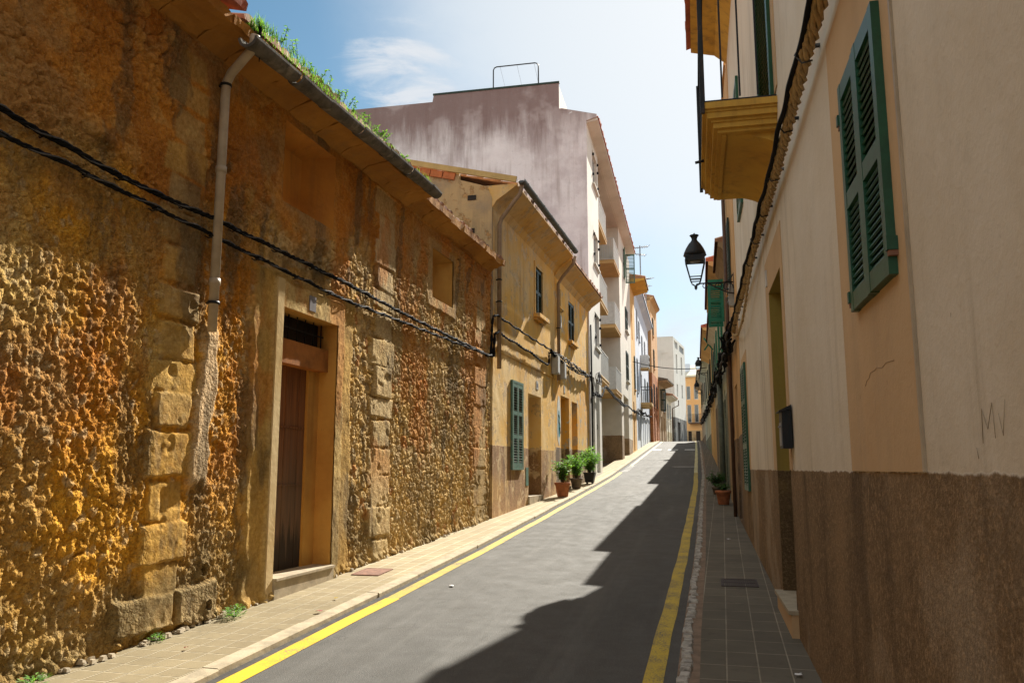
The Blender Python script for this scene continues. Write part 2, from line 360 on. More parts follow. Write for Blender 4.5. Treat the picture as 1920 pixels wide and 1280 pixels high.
M_ZINC = plain('dark_zinc_gutter', (.12, .13, .12), .55, metal=.3, var=.35, sc_=6)
M_TILE = plain('clay_roof_tile', (.40, .20, .11), .9, var=.5, sc_=5, bump=.5, rust=((.22, .17, .12), .8))
M_REDTILE = plain('red_clay_tile', (.46, .13, .07), .85, var=.4, sc_=5, bump=.4)
M_BRICK = plain('hollow_brick', (.52, .17, .06), .9, var=.3, sc_=9, bump=.5)
M_BEAM = plain('mustard_painted_board', (.52, .36, .13), .6, var=.25, sc_=3)
M_GLASS = plain('window_glass', (.05, .065, .075), .08, var=.3, sc_=1, bump=0, spec=.8)
M_DARK = plain('dark_wood_and_gap_shade', (.03, .022, .016), .8, var=.4)
M_FRAME = plain('white_window_frame', (.6, .6, .58), .5, var=.15)
M_CABLE = plain('black_cable', (.016, .016, .017), .9, var=.3, sc_=30, spec=.06)
M_CABLEG = plain('grey_weathered_cable', (.10, .10, .105), .8, var=.4, sc_=30)
M_CABLEB = plain('painted_beige_cable', (.50, .34, .15), .6, var=.35, sc_=25, rust=((.12, .09, .06), .7))
M_BOX = plain('grey_meter_box', (.42, .40, .34), .6, var=.2)
M_TERRA = plain('terracotta', (.46, .17, .075), .85, var=.35, sc_=9, bump=.4)
M_POTG = plain('brown_grey_pot', (.17, .13, .10), .8, var=.3)
M_POTB = plain('black_planter', (.03, .03, .03), .5, var=.3)
M_SOIL = plain('soil', (.06, .04, .025), 1, var=.5, sc_=30, bump=.8)
M_MARBLE = plain('worn_step_stone', (.46, .38, .26), .7, var=.3, sc_=6, bump=.3)
M_RUST = plain('rusty_cover', (.28, .14, .09), .8, var=.45, sc_=14, bump=.6)
M_GRATE = plain('cast_iron_grate', (.07, .05, .045), .7, var=.4, sc_=14)
M_PAPER = plain('white_paper_scrap', (.75, .75, .73), .8, var=.1)
M_REDBIT = plain('red_brown_scrap', (.30, .07, .04), .8, var=.3)
M_GREYPOLE = plain('grey_green_pipe', (.15, .17, .14), .6, var=.3)
M_TEAL = plain('teal_paste_paint', (.10, .42, .50), .8, var=.35, sc_=12)
M_TEALW = plain('pale_paste_paper', (.66, .66, .58), .85, var=.25, sc_=10)
M_PLATE = plain('enamel_number_tile', (.62, .62, .60), .35, var=.15)
M_BLUEINK = plain('blue_enamel_ink', (.10, .14, .30), .4, var=.2)
M_PLATEG = plain('weathered_grey_tile', (.20, .18, .18), .5, var=.3)
M_STEEL = plain('galvanised_metal', (.26, .26, .27), .5, metal=.5, var=.2)
M_CARVED = stucco('carved_stone_balcony', (.60, .36, .07), (.50, .28, .055), (.14, .09, .05), .7, grain=.3, dirt=.45)
M_BROWNPIPE = plain('dark_brown_pipe', (.10, .055, .035), .6, var=.3)

def leafmat(name, a, b):
    n = NT(name, .55, .35)
    c = n.mix(n.step(n.noise(16, 3), .35, .65), a, b); n.b.inputs['Subsurface Weight'].default_value = 0
    m = n.out(c); tr = n.t.nodes.new('ShaderNodeBsdfTranslucent'); tr.inputs[0].default_value = (b[0] * 1.6, b[1] * 1.8, b[2], 1)
    mx = n.t.nodes.new('ShaderNodeMixShader'); mx.inputs[0].default_value = .35
    o = n.t.nodes['Material Output']; n.t.links.new(n.b.outputs[0], mx.inputs[1]); n.t.links.new(tr.outputs[0], mx.inputs[2]); n.t.links.new(mx.outputs[0], o.inputs[0])
    return m
M_LEAF = leafmat('bright_leaf', (.10, .22, .03), (.20, .36, .05))
M_LEAFD = leafmat('dark_leaf', (.025, .075, .02), (.06, .15, .035))
M_LEAFO = leafmat('oleander_leaf', (.07, .15, .055), (.15, .28, .11))
M_STEM = plain('green_brown_stem', (.12, .10, .05), .8)

def m_wood():
    n = NT('weathered_plank_door', .8, .25)
    v = n.mapv((26, 26, 1.1))
    c = n.mix(n.step(n.noise(1, 8, .7, v), .3, .7), (.24, .092, .030), (.10, .040, .018))
    zz = n.math('ADD', n.Z, n.math('MULTIPLY', n.noise(1, 7, .7, n.mapv((14, 14, .8))), 1.3))
    c = n.mix(n.math('MULTIPLY', n.step(zz, 3.0, 1.8), .6), c, (.12, .10, .075))
    c = n.mix(n.math('MULTIPLY', n.step(zz, 1.65, 1.4), .85), c, (.022, .018, .014))
    return n.out(c, n.bump(n.noise(1, 6, .7, n.mapv((50, 50, 2))), .5, .006))
M_WOOD = m_wood()
M_LINTEL = plain('reddish_wood_beam', (.40, .15, .03), .9, var=.4, sc_=5, bump=.3)

def m_asphalt():
    n = NT('asphalt', .82, .3)
    c = n.mix(n.step(n.noise(.55, 6, .6, n.mapv((1, .5, 1))), .35, .7), (.066, .063, .056), (.088, .083, .073))
    tr = n.noise(1, 5, .6, n.mapv((3.2, .16, 1), (5, 2, 0)))
    c = n.mix(n.math('MULTIPLY', n.step(tr, .50, .68), .55), c, (.122, .117, .104))
    c = n.mix(n.math('MULTIPLY', n.step(n.noise(2.3, 8, .75), .56, .72), .4), c, (.052, .049, .043))
    ck = n.voro(1.1, n.mapv((1, .55, 1)), 'DISTANCE_TO_EDGE'); cd = n.math('ADD', ck.outputs['Distance'], n.math('MULTIPLY', n.math('SUBTRACT', n.noise(6, 5, .7), .5), .09))
    c = n.mix(n.math('MULTIPLY', n.math('MULTIPLY', n.step(n.math('ABSOLUTE', cd), .006, .001), n.step(n.noise(.35, 2, .5, n.mapv((1, 1, 1), (4, 4, 4))), .50, .60)), .6), c, (.04, .037, .033))
    fine = n.voro(150).outputs['Distance']
    c = n.mix(n.step(n.noise(230, 2, .5), .50, .75), c, (.19, .18, .16))
    c = n.mix(n.math('MULTIPLY', n.step(n.noise(90, 3, .6), .55, .8), .6), c, (.035, .033, .03))
    return n.out(c, n.bump(n.math('ADD', fine, n.math('MULTIPLY', n.noise(60, 4), .6)), .5, .006), n.lin(n.noise(4, 4), .3, .7, .72, .9))
M_ASPH = m_asphalt()
def m_paint(name, c1, c2, wear, wc=(.13, .12, .09)):
    n = NT(name, .7, .35)
    c = n.mix(n.step(n.noise(3.5, 6, .7), .35, .7), c1, c2)
    c = n.mix(n.math('MULTIPLY', n.step(n.noise(1, 5, .7, n.mapv((9, 1.2, 1))), .5, .7), .35), c, tuple(q * .55 for q in c1))
    w = n.step(n.math('ADD', n.noise(70, 4, .75), n.math('MULTIPLY', n.noise(3, 4, .6), .45)), 1.02 - wear, 1.14 - wear)
    return n.out(n.mix(w, c, wc), n.bump(n.noise(120, 3), .5, .005))
M_YNEW = m_paint('fresh_yellow_paint', (.74, .46, .004), (.66, .38, .004), .26)
M_YOLD = m_paint('worn_yellow_paint', (.60, .42, .03), (.48, .34, .035), .30)
M_YFAR = m_paint('pale_worn_line_paint', (.60, .56, .26), (.54, .50, .27), .25)
M_WPAINT = m_paint('white_road_paint', (.66, .66, .62), (.58, .58, .54), .28)

def m_pave(name, c1, c2, mort, su, sv, ribs, rot=0, joint=.018, off=0.0):
    n = NT(name, .88, .2)
    br = n.t.nodes.new('ShaderNodeTexBrick'); br.offset = off; br.inputs['Scale'].default_value = 1
    br.inputs['Brick Width'].default_value = sv; br.inputs['Row Height'].default_value = su; br.inputs['Mortar Size'].default_value = joint * .5
    br.inputs['Mortar Smooth'].default_value = .3; br.inputs['Bias'].default_value = 0
    n._in(br.inputs['Color1'], c1); n._in(br.inputs['Color2'], c2); n._in(br.inputs['Mortar'], mort)
    v = n.mapv((1, 1, 1), (0, .03, 0), (0, 0, R(90 + rot))); n.t.links.new(v, br.inputs[0])
    c = n.mix(n.math('MULTIPLY', n.step(n.noise(1.5, 8, .7), .35, .7), .6), br.outputs['Color'], tuple(q * .62 for q in c1))
    c = n.mix(n.math('MULTIPLY', n.step(n.noise(5, 8, .75), .52, .75), .5), c, tuple(q * .5 for q in c2))
    h = n.math('MULTIPLY', br.outputs['Fac'], -1.2 if not ribs else -.6)
    if ribs:
        w = n.t.nodes.new('ShaderNodeTexWave'); w.wave_type = 'BANDS'; w.bands_direction = 'Y'; w.inputs['Scale'].default_value = 12.5; w.inputs['Distortion'].default_value = .25; w.inputs['Detail'].default_value = 1
        n.t.links.new(n.mapv((1, 1, 1), rot=(0, 0, R(-14))), w.inputs[0])
        fade = n.step(n.math('ADD', n.Y, n.math('MULTIPLY', n.noise(.8, 4), 4)), 12.5, 9.5)
        wv = n.math('MULTIPLY', n.math('MULTIPLY', w.outputs['Fac'], n.math('SUBTRACT', 1.0, br.outputs['Fac'])), fade)
        h = n.math('ADD', h, n.math('MULTIPLY', wv, 1.6)); c = n.mix(n.math('MULTIPLY', n.math('SUBTRACT', fade, wv), .62), c, tuple(q * .42 for q in c1))
    h = n.math('ADD', h, n.math('MULTIPLY', n.noise(40, 5, .7), .5))
    return n.out(c, n.bump(h, .6, .008))
M_PAVL = m_pave('ribbed_paving_tiles', (.43, .35, .21), (.36, .29, .17), (.66, .58, .42), .20, .20, True, rot=1.5)
M_PAVR = m_pave('grey_brown_slabs', (.165, .145, .108), (.130, .113, .085), (.32, .28, .21), .21, .36, False, rot=1.0, joint=.012)
M_KERB = plain('pale_kerb_stone', (.48, .40, .27), .9, var=.35, sc_=6, bump=.5)
M_COB = plain('white_cobble', (.52, .49, .43), .9, var=.6, sc_=14, bump=1.0, rust=((.22, .19, .15), .8))
M_KBED = plain('brown_mortar_bed', (.27, .19, .13), .95, var=.35, sc_=8, bump=.5)
M_EARTH = plain('earth', (.20, .16, .11), 1, var=.4, sc_=.6)
def m_joint():
    n = NT('gutter_asphalt', .85, .2); return n.out(n.mix(n.step(n.noise(8, 6, .7), .4, .7), (.055, .05, .045), (.09, .085, .075)), n.bump(n.noise(90, 3), .5, .006))
M_GUTTER = m_joint()

# ------------------------------------------------------------------ ground, road, pavements
def strip(name, fa, fb, ys, dz, mat, nx=1, parent=None, kind='structure', crown=0.):
    """sheet between x=fa(Y) and x=fb(Y) at height g(Y)+dz"""
    mb = MB(); vs = []; fs = []
    for Y in ys:
        for i in range(nx + 1):
            t = i / nx; x = fa(Y) * (1 - t) + fb(Y) * t; vs.append((x, Y, g(Y) + dz + crown * (1 - (2 * t - 1) ** 2)))
    for j in range(len(ys) - 1):
        for i in range(nx):
            a = j * (nx + 1) + i; fs.append((a, a + 1, a + nx + 2, a + nx + 1))
    mb.add(vs, fs); o = mb.build(name, mat, parent)
    if kind and not parent: o['kind'] = kind
    return o
ys = list(np.arange(-12, 96, .5))
mb = MB(); gv = []; gf = []
gxs = [-900, -200, -60, -20, -8, -3, 0, 3, 8, 20, 60, 200, 900]; gys = [-600, -100, -40] + list(np.arange(-12, 100, 2.)) + [120, 200, 400, 900, 1800]
for Y in gys:
    for x in gxs: gv.append((x, Y, g(min(max(Y, -40), 120)) - .12))
for j in range(len(gys) - 1):
    for i in range(len(gxs) - 1):
        a = j * len(gxs) + i; gf.append((a, a + 1, a + len(gxs) + 1, a + len(gxs)))
mb.add(gv, gf); struct(mb.build('ground', M_EARTH))
road = strip('road', lambda Y: xl(Y) - .02, lambda Y: xr(Y) + .02, ys, 0, M_ASPH, 8)
WOB = lambda Y: .012 * sin(Y * 1.7) + .008 * sin(Y * 4.1)
def line(name, xc, w, y0, y1, mat, step=.25, dz=.004):
    yy = list(np.arange(y0, y1, step)) + [y1]
    return strip(name, lambda Y: xc(Y) - w / 2 + WOB(Y) * .3, lambda Y: xc(Y) + w / 2 + WOB(Y) * .3, yy, dz, mat, 1, road)
line('edge_line', lambda Y: xl(Y) + .155, .155, -6, 8.15, M_YNEW)
line('edge_line', lambda Y: xl(Y) + .150, .135, 8.15, 31.2, M_YOLD)
line('edge_line', lambda Y: xl(Y) + .22, .12, 35.3, 70, M_YFAR)
for k in range(5): line('edge_dash', lambda Y: xl(Y) + .26, .24, 31.6 + .8 * k, 31.78 + .8 * k, M_WPAINT)
line('edge_line', lambda Y: xr(Y) - .155 - .05 * float(ss(24, 30, Y)), .135, -6, 31, M_YOLD)
line('edge_line', lambda Y: xr(Y) - .205, .13, 31, 70, M_YFAR)
for k, (a, b) in enumerate(((-3.35, -2.75), (-2.35, -1.75), (-1.35, -.75))):
    mb = MB(); 
    for i in range(4):
        y0, y1 = 50.6 + i * .35, 50.6 + (i + 1) * .35
        mb.quad((a, y0, g(y0) + .004), (b, y0, g(y0) + .004), (b, y1, g(y1) + .004), (a, y1, g(y1) + .004))
    mb.build('crossing_block', M_WPAINT, road)
mb = MB(); mb.quad((-1.3, 34.4, g(34.4) + .004), (-.47, 34.4, g(34.4) + .004), (-.47, 34.65, g(34.65) + .004), (-1.5, 34.65, g(34.65) + .004)); mb.build('give_way_mark', M_WPAINT, road)

def lip(name, fx, w, y0, y1, h, mat, seg=.9, side=1, ch=.01):
    """kerb: a row of joined stones with a real step"""
    mb = MB(); y = y0; rr = random.Random(3)
    while y < y1:
        L = seg * rr.uniform(.8, 1.15); e = min(y + L - .005, y1); j = rr.uniform(-.006, .006); hz = rr.uniform(-.004, .004)
        n = max(1, int((e - y) / .5)); yy = [y + (e - y) * i / n for i in range(n + 1)]
        vs = []; fs = []
        for q in yy:
            x = fx(q) + j; z = g(q)
            for (dx, dz) in ((0, -.1), (0, h - ch + hz), (-side * ch, h + hz), (-side * w, h + hz + .002), (-side * w, -.1)): vs.append((x + dx, q, z + dz))
        for i in range(n):
            for k in range(4):
                a = i * 5 + k; fs.append((a, a + 1, a + 6, a + 5))
        fs.append((4, 3, 2, 1, 0)); b = n * 5; fs.append((b, b + 1, b + 2, b + 3, b + 4))
        mb.add(vs, fs); y += L
    return struct(mb.build(name, mat))
lip('kerb_left', xl, .13, -8, 78, .050, M_KERB, seg=1.3)
strip('pavement_left', lambda Y: wx(LP, Y) - .35, lambda Y: xl(Y) - .128, ys, .048, M_PAVL, 4)
# white cobble kerb on the right: every stone modelled inside one kerb
mb = MB(); rr = random.Random(11); y = 3.0
strip('kerb_bed', lambda Y: xr(Y) + .0, lambda Y: xr(Y) + .15, ys, .045, M_KBED, 1)
while y < 72:
    L = rr.uniform(.10, .19) * (1 if y < 30 else 1.8); w = rr.uniform(.068, .086); x = xr(y) + .006 + rr.uniform(-.006, .01)
    z = g(y); h = .062 + rr.uniform(-.006, .008); b = .014
    p = [(x, y), (x + w, y), (x + w, y + L), (x, y + L)]
    c = [(q[0] + rr.uniform(-.008, .008), q[1] + rr.uniform(-.010, .010)) for q in p]
    cx, cy = x + w / 2, y + L / 2
    vs = [(q[0], q[1], z - .05) for q in c] + [(q[0], q[1], z + h - .013) for q in c] + [(cx + (q[0] - cx) * .78, cy + (q[1] - cy) * .86, z + h + rr.uniform(-.003, .003)) for q in c]
    fs = [(i, (i + 1) % 4, (i + 1) % 4 + 4, i + 4) for i in range(4)] + [(i + 4, (i + 1) % 4 + 4, (i + 1) % 4 + 8, i + 8) for i in range(4)] + [(8, 9, 10, 11)]
    mb.add(vs, fs, False); y += L + rr.uniform(.014, .040)
struct(mb.build('kerb_right', M_COB))
strip('pavement_right', lambda Y: xr(Y) + .148, lambda Y: wx(RP, Y) + .35, ys, .052, M_PAVR, 4)
strip('road_edge_left', lambda Y: xl(Y) - .01, lambda Y: xl(Y) + .07, ys, .002, M_GUTTER)
# ------------------------------------------------------------------ houses
class House:
    """local frame: x along the facade, +y into the house, z up from the base"""
    def __init__(s, name, label, cat, side, Y0, Y1, x0=None, x1=None, group=None):
        P = LP if side == 'L' else RP
        p0 = Vector((wx(P, Y0) if x0 is None else x0, Y0)); p1 = Vector((wx(P, Y1) if x1 is None else x1, Y1))
        s.A, s.B = (p0, p1) if side == 'L' else (p1, p0)
        s.side = side; s.L = (s.B - s.A).length; s.base = g((Y0 + Y1) / 2) - .3
        d = (s.B - s.A).normalized(); s.d = d
        s.e = empty(name, (s.A.x, s.A.y, s.base), atan2(d.y, d.x), label, cat, group)
    def u(s, Y): return (Y - s.A.y) / s.d.y
    def z(s, z): return z - s.base
    def uz(s, Y0, Y1, z0, z1):
        a, b = sorted((s.u(Y0), s.u(Y1))); return a, b, s.z(z0), s.z(z1)

def holed_box(mb, u0, u1, v0, v1, w0, w1, holes, front=True):
    """closed box whose front face (y=v0) has rectangular holes (a,b,c,d,depth) with reveals"""
    us = sorted({u0, u1} | {h[0] for h in holes} | {h[1] for h in holes}); ws = sorted({w0, w1} | {h[2] for h in holes} | {h[3] for h in holes})
    us = [q for q in us if u0 <= q <= u1]; ws = [q for q in ws if w0 <= q <= w1]
    vs = [(a, v0, b) for b in ws for a in us]; nu = len(us); fs = []
    for j in range(len(ws) - 1):
        for i in range(nu - 1):
            cu, cw = (us[i] + us[i + 1]) / 2, (ws[j] + ws[j + 1]) / 2
            if any(h[0] < cu < h[1] and h[2] < cw < h[3] for h in holes): continue
            a = j * nu + i; fs.append((a, a + 1, a + nu + 1, a + nu))
    mb.add(vs, fs)
    for (a, b, c, d, dp) in [h[:5] for h in holes]:
        y = v0 + dp
        mb.quad((a, v0, c), (a, y, c), (b, y, c), (b, v0, c)); mb.quad((a, v0, d), (b, v0, d), (b, y, d), (a, y, d))
        mb.quad((a, v0, c), (a, v0, d), (a, y, d), (a, y, c)); mb.quad((b, v0, c), (b, y, c), (b, y, d), (b, v0, d))
        mb.quad((a, y, c), (a, y, d), (b, y, d), (b, y, c))
    mb.quad((u0, v0, w0), (u0, v0, w1), (u0, v1, w1), (u0, v1, w0)); mb.quad((u1, v0, w0), (u1, v1, w0), (u1, v1, w1), (u1, v0, w1))
    mb.quad((u0, v1, w0), (u0, v1, w1), (u1, v1, w1), (u1, v1, w0)); mb.quad((u0, v0, w1), (u1, v0, w1), (u1, v1, w1), (u0, v1, w1))

def leaf(parent, hinge, v, w0, w1, width, ang, mat, sgn=1, nsl=22, mid=(.5,), name='shutter', tilt=38, th=.036, label=None, fw=.055, gap=1.0, smat=None):
    """one louvred shutter leaf. hinge: u of hinge; leaf extends along sgn*u, swung outward by ang degrees"""
    a = R(ang); e1 = Vector((sgn * cos(a), -sin(a), 0)); e2 = Vector((-sgn * sin(a) * 1, -cos(a), 0)); e3 = Vector((0, 0, 1))
    O = Vector((hinge, v, 0)); mb = MB(); H = w1 - w0
    def ob(x0, x1, z0, z1, t=th, off=0, tl=0):
        c = O + e1 * ((x0 + x1) / 2) + e2 * off + e3 * ((z0 + z1) / 2)
        if tl:
            ca, sa = cos(R(tl)), sin(R(tl)); mb.obox(c, (e1, (e2 * ca - e3 * sa), (e2 * sa + e3 * ca)), ((x1 - x0) / 2, t / 2, .0045))
        else: mb.obox(c, (e1, e2, e3), ((x1 - x0) / 2, t / 2, (z1 - z0) / 2))
    ob(0, fw, w0, w1); ob(width - fw, width, w0, w1)
    rails = [w0 + fw * .75] + [w0 + H * m for m in mid] + [w1 - fw * .75]
    for r in rails: ob(fw, width - fw, r - fw * .7, r + fw * .7, th * .92)
    mb.m = 1 if smat else 0
    nb = len(rails) - 1; ns = max(2, nsl // nb)
    for i in range(nb):
        z0, z1 = rails[i] + fw * .7, rails[i + 1] - fw * .7
        for k in range(ns):
            zc = z0 + (z1 - z0) * (k + .5) / ns; ob(fw * .9, width - fw * .9, zc - .004, zc + .004, th * 1.05, 0, tilt)
    return mb.build(name, [mat, smat] if smat else mat, parent, label=label)
def shutters(h, Y0, Y1, z0, z1, mat, ang=(0, 0), v=-.03, nsl=22, mid=(.5,), gap=.004, **k):
    a, b, c, d = h.uz(Y0, Y1, z0, z1); m = (a + b) / 2
    leaf(h.e, a, v, c, d, m - a - gap, ang[0], mat, 1, nsl, mid, **k); leaf(h.e, b, v, c, d, b - m - gap, ang[1], mat, -1, nsl, mid, **k)
def window(h, Y0, Y1, z0, z1, dep, nx=2, nz=2, fmat=None, name='window', fw=.05):
    a, b, c, d = h.uz(Y0, Y1, z0, z1); mb = MB(); y = dep - .06
    mb.box(a, a + fw, y, y + .05, c, d); mb.box(b - fw, b, y, y + .05, c, d); mb.box(a + fw, b - fw, y, y + .05, c, c + fw); mb.box(a + fw, b - fw, y, y + .05, d - fw, d)
    for i in range(1, nx): q = a + (b - a) * i / nx; mb.box(q - fw * .35, q + fw * .35, y + .004, y + .046, c + fw, d - fw)
    for i in range(1, nz):
        q = c + (d - c) * i / nz
        for j in range(nx):
            x0 = a + fw if j == 0 else a + (b - a) * j / nx + fw * .35; x1 = b - fw if j == nx - 1 else a + (b - a) * (j + 1) / nx - fw * .35
            mb.box(x0, x1, y + .008, y + .042, q - fw * .3, q + fw * .3)
    f = mb.build(name, fmat or M_FRAME, h.e)
    g_ = MB(); g_.box(a + fw * .5, b - fw * .5, y + .018, y + .03, c + fw * .5, d - fw * .5); g_.build('glass', M_GLASS, f); return f
def door(h, Y0, Y1, z0, z1, dep, mat, planks=6, name='door', handle=True):
    a, b, c, d = h.uz(Y0, Y1, z0, z1); mb = MB(); y = dep - .05; n = planks
    for i in range(n):
        x0 = a + (b - a) * i / n + .002; x1 = a + (b - a) * (i + 1) / n - .002; mb.box(x0, x1, y + (.004 if i % 2 else 0), y + .045, c, d)
    o = mb.build(name, mat, h.e)
    if handle:
        k = MB(); k.tube([(b - .12, y - .02, (c + d) / 2 - .1), (b - .12, y - .05, (c + d) / 2 - .02), (b - .12, y - .02, (c + d) / 2 + .06)], .009, 6); k.build('handle', M_IRON, o)
    return o
def sill(h, Y0, Y1, z, out=.09, t=.06, mat=None, over=.07, name='sill'):
    a, b, c, d = h.uz(Y0, Y1, z - t, z); mb = MB(); mb.box(a - over, b + over, -out, .03, c, d); mb.box(a - over + .03, b + over - .03, -out * .55, .025, c - t * .6, c - .001)
    return mb.build(name, mat or M_SLAB, h.e)
def tiles(h, Y0, Y1, ve, ze, vb, slope, mat=None, pitch=.19, amp=.045, name='roof', over=(0, 0), lift=0.0, courses=.36, seed=1):
    """sloping roof of curved clay tiles: a corrugated sheet in overlapping courses with its own underside"""
    a, b = sorted((h.u(Y0), h.u(Y1))); a -= over[0]; b += over[1]; ze = h.z(ze); mb = MB(); rr = random.Random(seed)
    nu = max(6, int((b - a) / pitch * 6)); L = vb - ve; nc = max(2, int(L / courses)); vs = []; fs = []
    jit = [[rr.uniform(-.014, .014) for _ in range(int((b - a) / pitch) + 3)] for _ in range(nc + 1)]
    for c in range(nc):
        for e in (0, 1):
            v = ve + L * (c + e) / nc; zb = ze + (v - ve) * slope + (.028 if e == 0 else -.0)
            for i in range(nu + 1):
                u = a + (b - a) * i / nu; t = (u - a) / pitch; k = int(t); prof = abs(sin(pi * t)) ** .75
                j = jit[c][k]; vs.append((u, v - (j * 1.6 if e == 0 else 0), zb + amp * prof + j * .5))
    for c in range(2 * nc - 1):
        for i in range(nu):
            q = c * (nu + 1) + i; fs.append((q, q + 1, q + nu + 2, q + nu + 1))
    mb.add(vs, fs, False)
    t = .03; zo = ze - t + .008
    mb.add([(a, ve, zo), (b, ve, zo), (b, vb, zo + L * slope), (a, vb, zo + L * slope)], [(3, 2, 1, 0)])
    for i in range(nu):
        u0, u1 = a + (b - a) * i / nu, a + (b - a) * (i + 1) / nu; mb.quad((u0, ve, zo), (u1, ve, zo), vs[i + 1], vs[i])
    for q in (0, nu):
        u = a + (b - a) * q / nu; poly = [(u, ve, zo)] + [vs[c * (nu + 1) + q] for c in range(2 * nc)] + [(u, vb, zo + L * slope)]
        mb.add(poly, [tuple(range(len(poly))) if q == 0 else tuple(range(len(poly)))[::-1]])
    return mb.build(name, mat or M_TILE, h.e)
def pipe(h, pts, r, mat, name='downpipe', clips=(), n=10, collars=()):
    mb = MB(); mb.tube(pts, r, n)
    for q in collars: mb.tube([(q[0], q[1], q[2] - .03), (q[0], q[1], q[2] + .03)], r * 1.16, n)
    o = mb.build(name, mat, h.e)
    for q in clips:
        c = MB(); c.tube([(q[0], q[1], q[2] - .012), (q[0], q[1], q[2] + .012)], r * 1.25, n); c.box(q[0] - .01, q[0] + .01, q[1], q[1] + .07, q[2] - .01, q[2] + .01); c.build('pipe_clip', M_IRON, o)
    return o

# ================================================================== LEFT: the old stone house
S = House('stone_house', 'old ochre rubble stone house with a cement gutter and weeds on its roof', 'house', 'L', 3.4, 15.3, -4.463, -4.088)
uS, zS = S.u, S.z
# relief of the wall ------------------------------------------------
st = .0125
Yv = np.arange(3.4, 15.3 + st / 2, st); Zv = np.arange(0.0, 5.62, st); YY, ZZ = np.meshgrid(Yv, Zv)
wob = (fbm(YY * 1.7, ZZ * 1.7, 3, 1) - .5); wob2 = (fbm(YY * 2.1 + 50, ZZ * 2.1 + 9, 3, 2) - .5)
yy_, zz_ = YY + wob * .16, ZZ + wob2 * .16
f1, f2, r1, r2 = worley(yy_ * 8.5, zz_ * 7.2, 0); small = ss(.0, .26, f2 - f1) * (.30 + .70 * r1) * (1 - .3 * f1)
f1b, f2b, r1b, r2b = worley((yy_ + .05 * wob2) * 6.2 + 9, zz_ * 6.0 + 3, 3, 1.0); mid = ss(.0, .24, f2b - f1b) * (.35 + .65 * r1b) * (1 - .35 * f1b)
f1c, f2c, r1c, r2c = worley(yy_ * 15 + 4, zz_ * 12.5 + 8, 2); tiny = ss(.0, .4, f2c - f1c) * (.2 + .8 * r1c)
f1d, f2d, r1d, r2d = worley(yy_ * 30 + 14, zz_ * 24 + 2, 5); chip = ss(.0, .45, f2d - f1d) * (.2 + .8 * r1d)
def rf(x, y, o, k): return 1 - np.abs(2 * fbm(x, y, o, k) - 1)
rough1 = rf(YY * 13, ZZ * 8, 4, 1); rough2 = fbm(YY * 34, ZZ * 20, 3, 2) - .5; lump = fbm(YY * 5, ZZ * 5, 3, 3)
rid = 1 - np.abs(2 * fbm(YY * 9, ZZ * 8, 4, 3) - 1); grit = fbm(YY * 26, ZZ * 24, 3, 4) - .5
edge = (fbm(YY * 2.3, ZZ * 2.3, 4, 6) - .5)
mL = ss(7.5, 6.9, YY + edge * .8)                                  # tufa-like pitted zone left of the door
mBig = ss(5.9, 5.2, YY + edge * 1.4) * ss(1.95, 1.4, ZZ + edge * 1.2)   # big stones low on the left
mTop = ss(3.85, 4.25, ZZ + edge * 1.1 - .12 * (YY - 7))            # mortared upper band
hole = np.clip(1 - f1d * 1.7, 0, 1) ** 1.5 * (rid > .45)
h_left = .016 * tiny + .020 * chip + .012 * (rid - .5) + .014 * (rough1 - .6) - .028 * hole + .032 * rough2 + .036 * (lump - .5) + .012 * small * ss(.5, .6, lump)
crag = np.abs(fbm(YY * 11, ZZ * 7, 4, 1) - .5) * 2
h_big = .034 * mid * ss(.42, .58, lump) + .012 * tiny + .020 * chip + .018 * (rough1 - .6) + .032 * rough2 - .026 * hole + .08 * (lump - .5)
h_rub = .040 * small * (.6 + .4 * ss(.2, .8, fbm(YY * .9, ZZ * .9, 2, 2))) + .020 * tiny
gp = np.clip(fbm(YY * 1.6 + 5, ZZ * 1.6, 3, 5), 0, 1)
h_rub = h_rub + .020 * rough2 + .012 * chip
h_rub = h_rub * ss(.75, .45, gp) + (.050 * mid + .012 * chip) * (1 - ss(.75, .45, gp))
h_top = .024 * small * ss(.45, .62, gp) + .034 * mid * ss(.55, .66, fbm(YY * 1.1, ZZ * 1.3, 3, 7)) + .022 * (fbm(YY * 3, ZZ * 3, 4, 0)) + .016 * chip * ss(.35, .55, lump) + .018 * rough2 + .012 * (rough1 - .6) + .014 * small * ss(.42, .55, gp)
h_left *= .58; h_big *= .66; h_rub *= .88
H = mL * h_left + (1 - mL) * h_rub; H = H * (1 - mBig) + h_big * mBig; H = H * (1 - mTop) + (h_top + .025) * mTop
H += .05 * (fbm(YY * .7, ZZ * .7, 2, 4) - .5) + .020 * grit
gray = np.clip(r2 * 1.1 - .25, 0, 1)
C = lambda *c: np.array(c)[None, None, :]
def mixc(A, B, m): return A * (1 - m[..., None]) + B * m[..., None]
ones = np.ones(YY.shape + (1,))
stoneA = C(.82, .42, .06) * ones; stoneB = C(.84, .58, .24); stoneC = C(.52, .38, .19); deep = C(.66, .26, .03)
col = mixc(stoneA, stoneB, r1 * .75); col = mixc(col, stoneC * ones, ss(.62, .95, r2) * .8)
colL = mixc(C(.86, .44, .05) * ones, C(.84, .56, .17) * ones, ss(.45, .7, fbm(YY * 1.2, ZZ * 1.2, 4, 3))); colL = mixc(colL, deep * ones, ss(.42, .66, fbm(YY * .8 + 3, ZZ * .9, 4, 5)) * ss(.9, 2.2, ZZ) * .9)
col = mixc(col, colL, mL); colR = mixc(C(.72, .45, .13) * ones, C(.82, .61, .30) * ones, r1 * .9); colR = mixc(colR, C(.42, .30, .15) * ones, ss(.7, .95, r2) * .8); colR = mixc(colR, C(.50, .20, .05) * ones, (r2 < .06) * .8)
col = mixc(col, colR, 1 - mL)
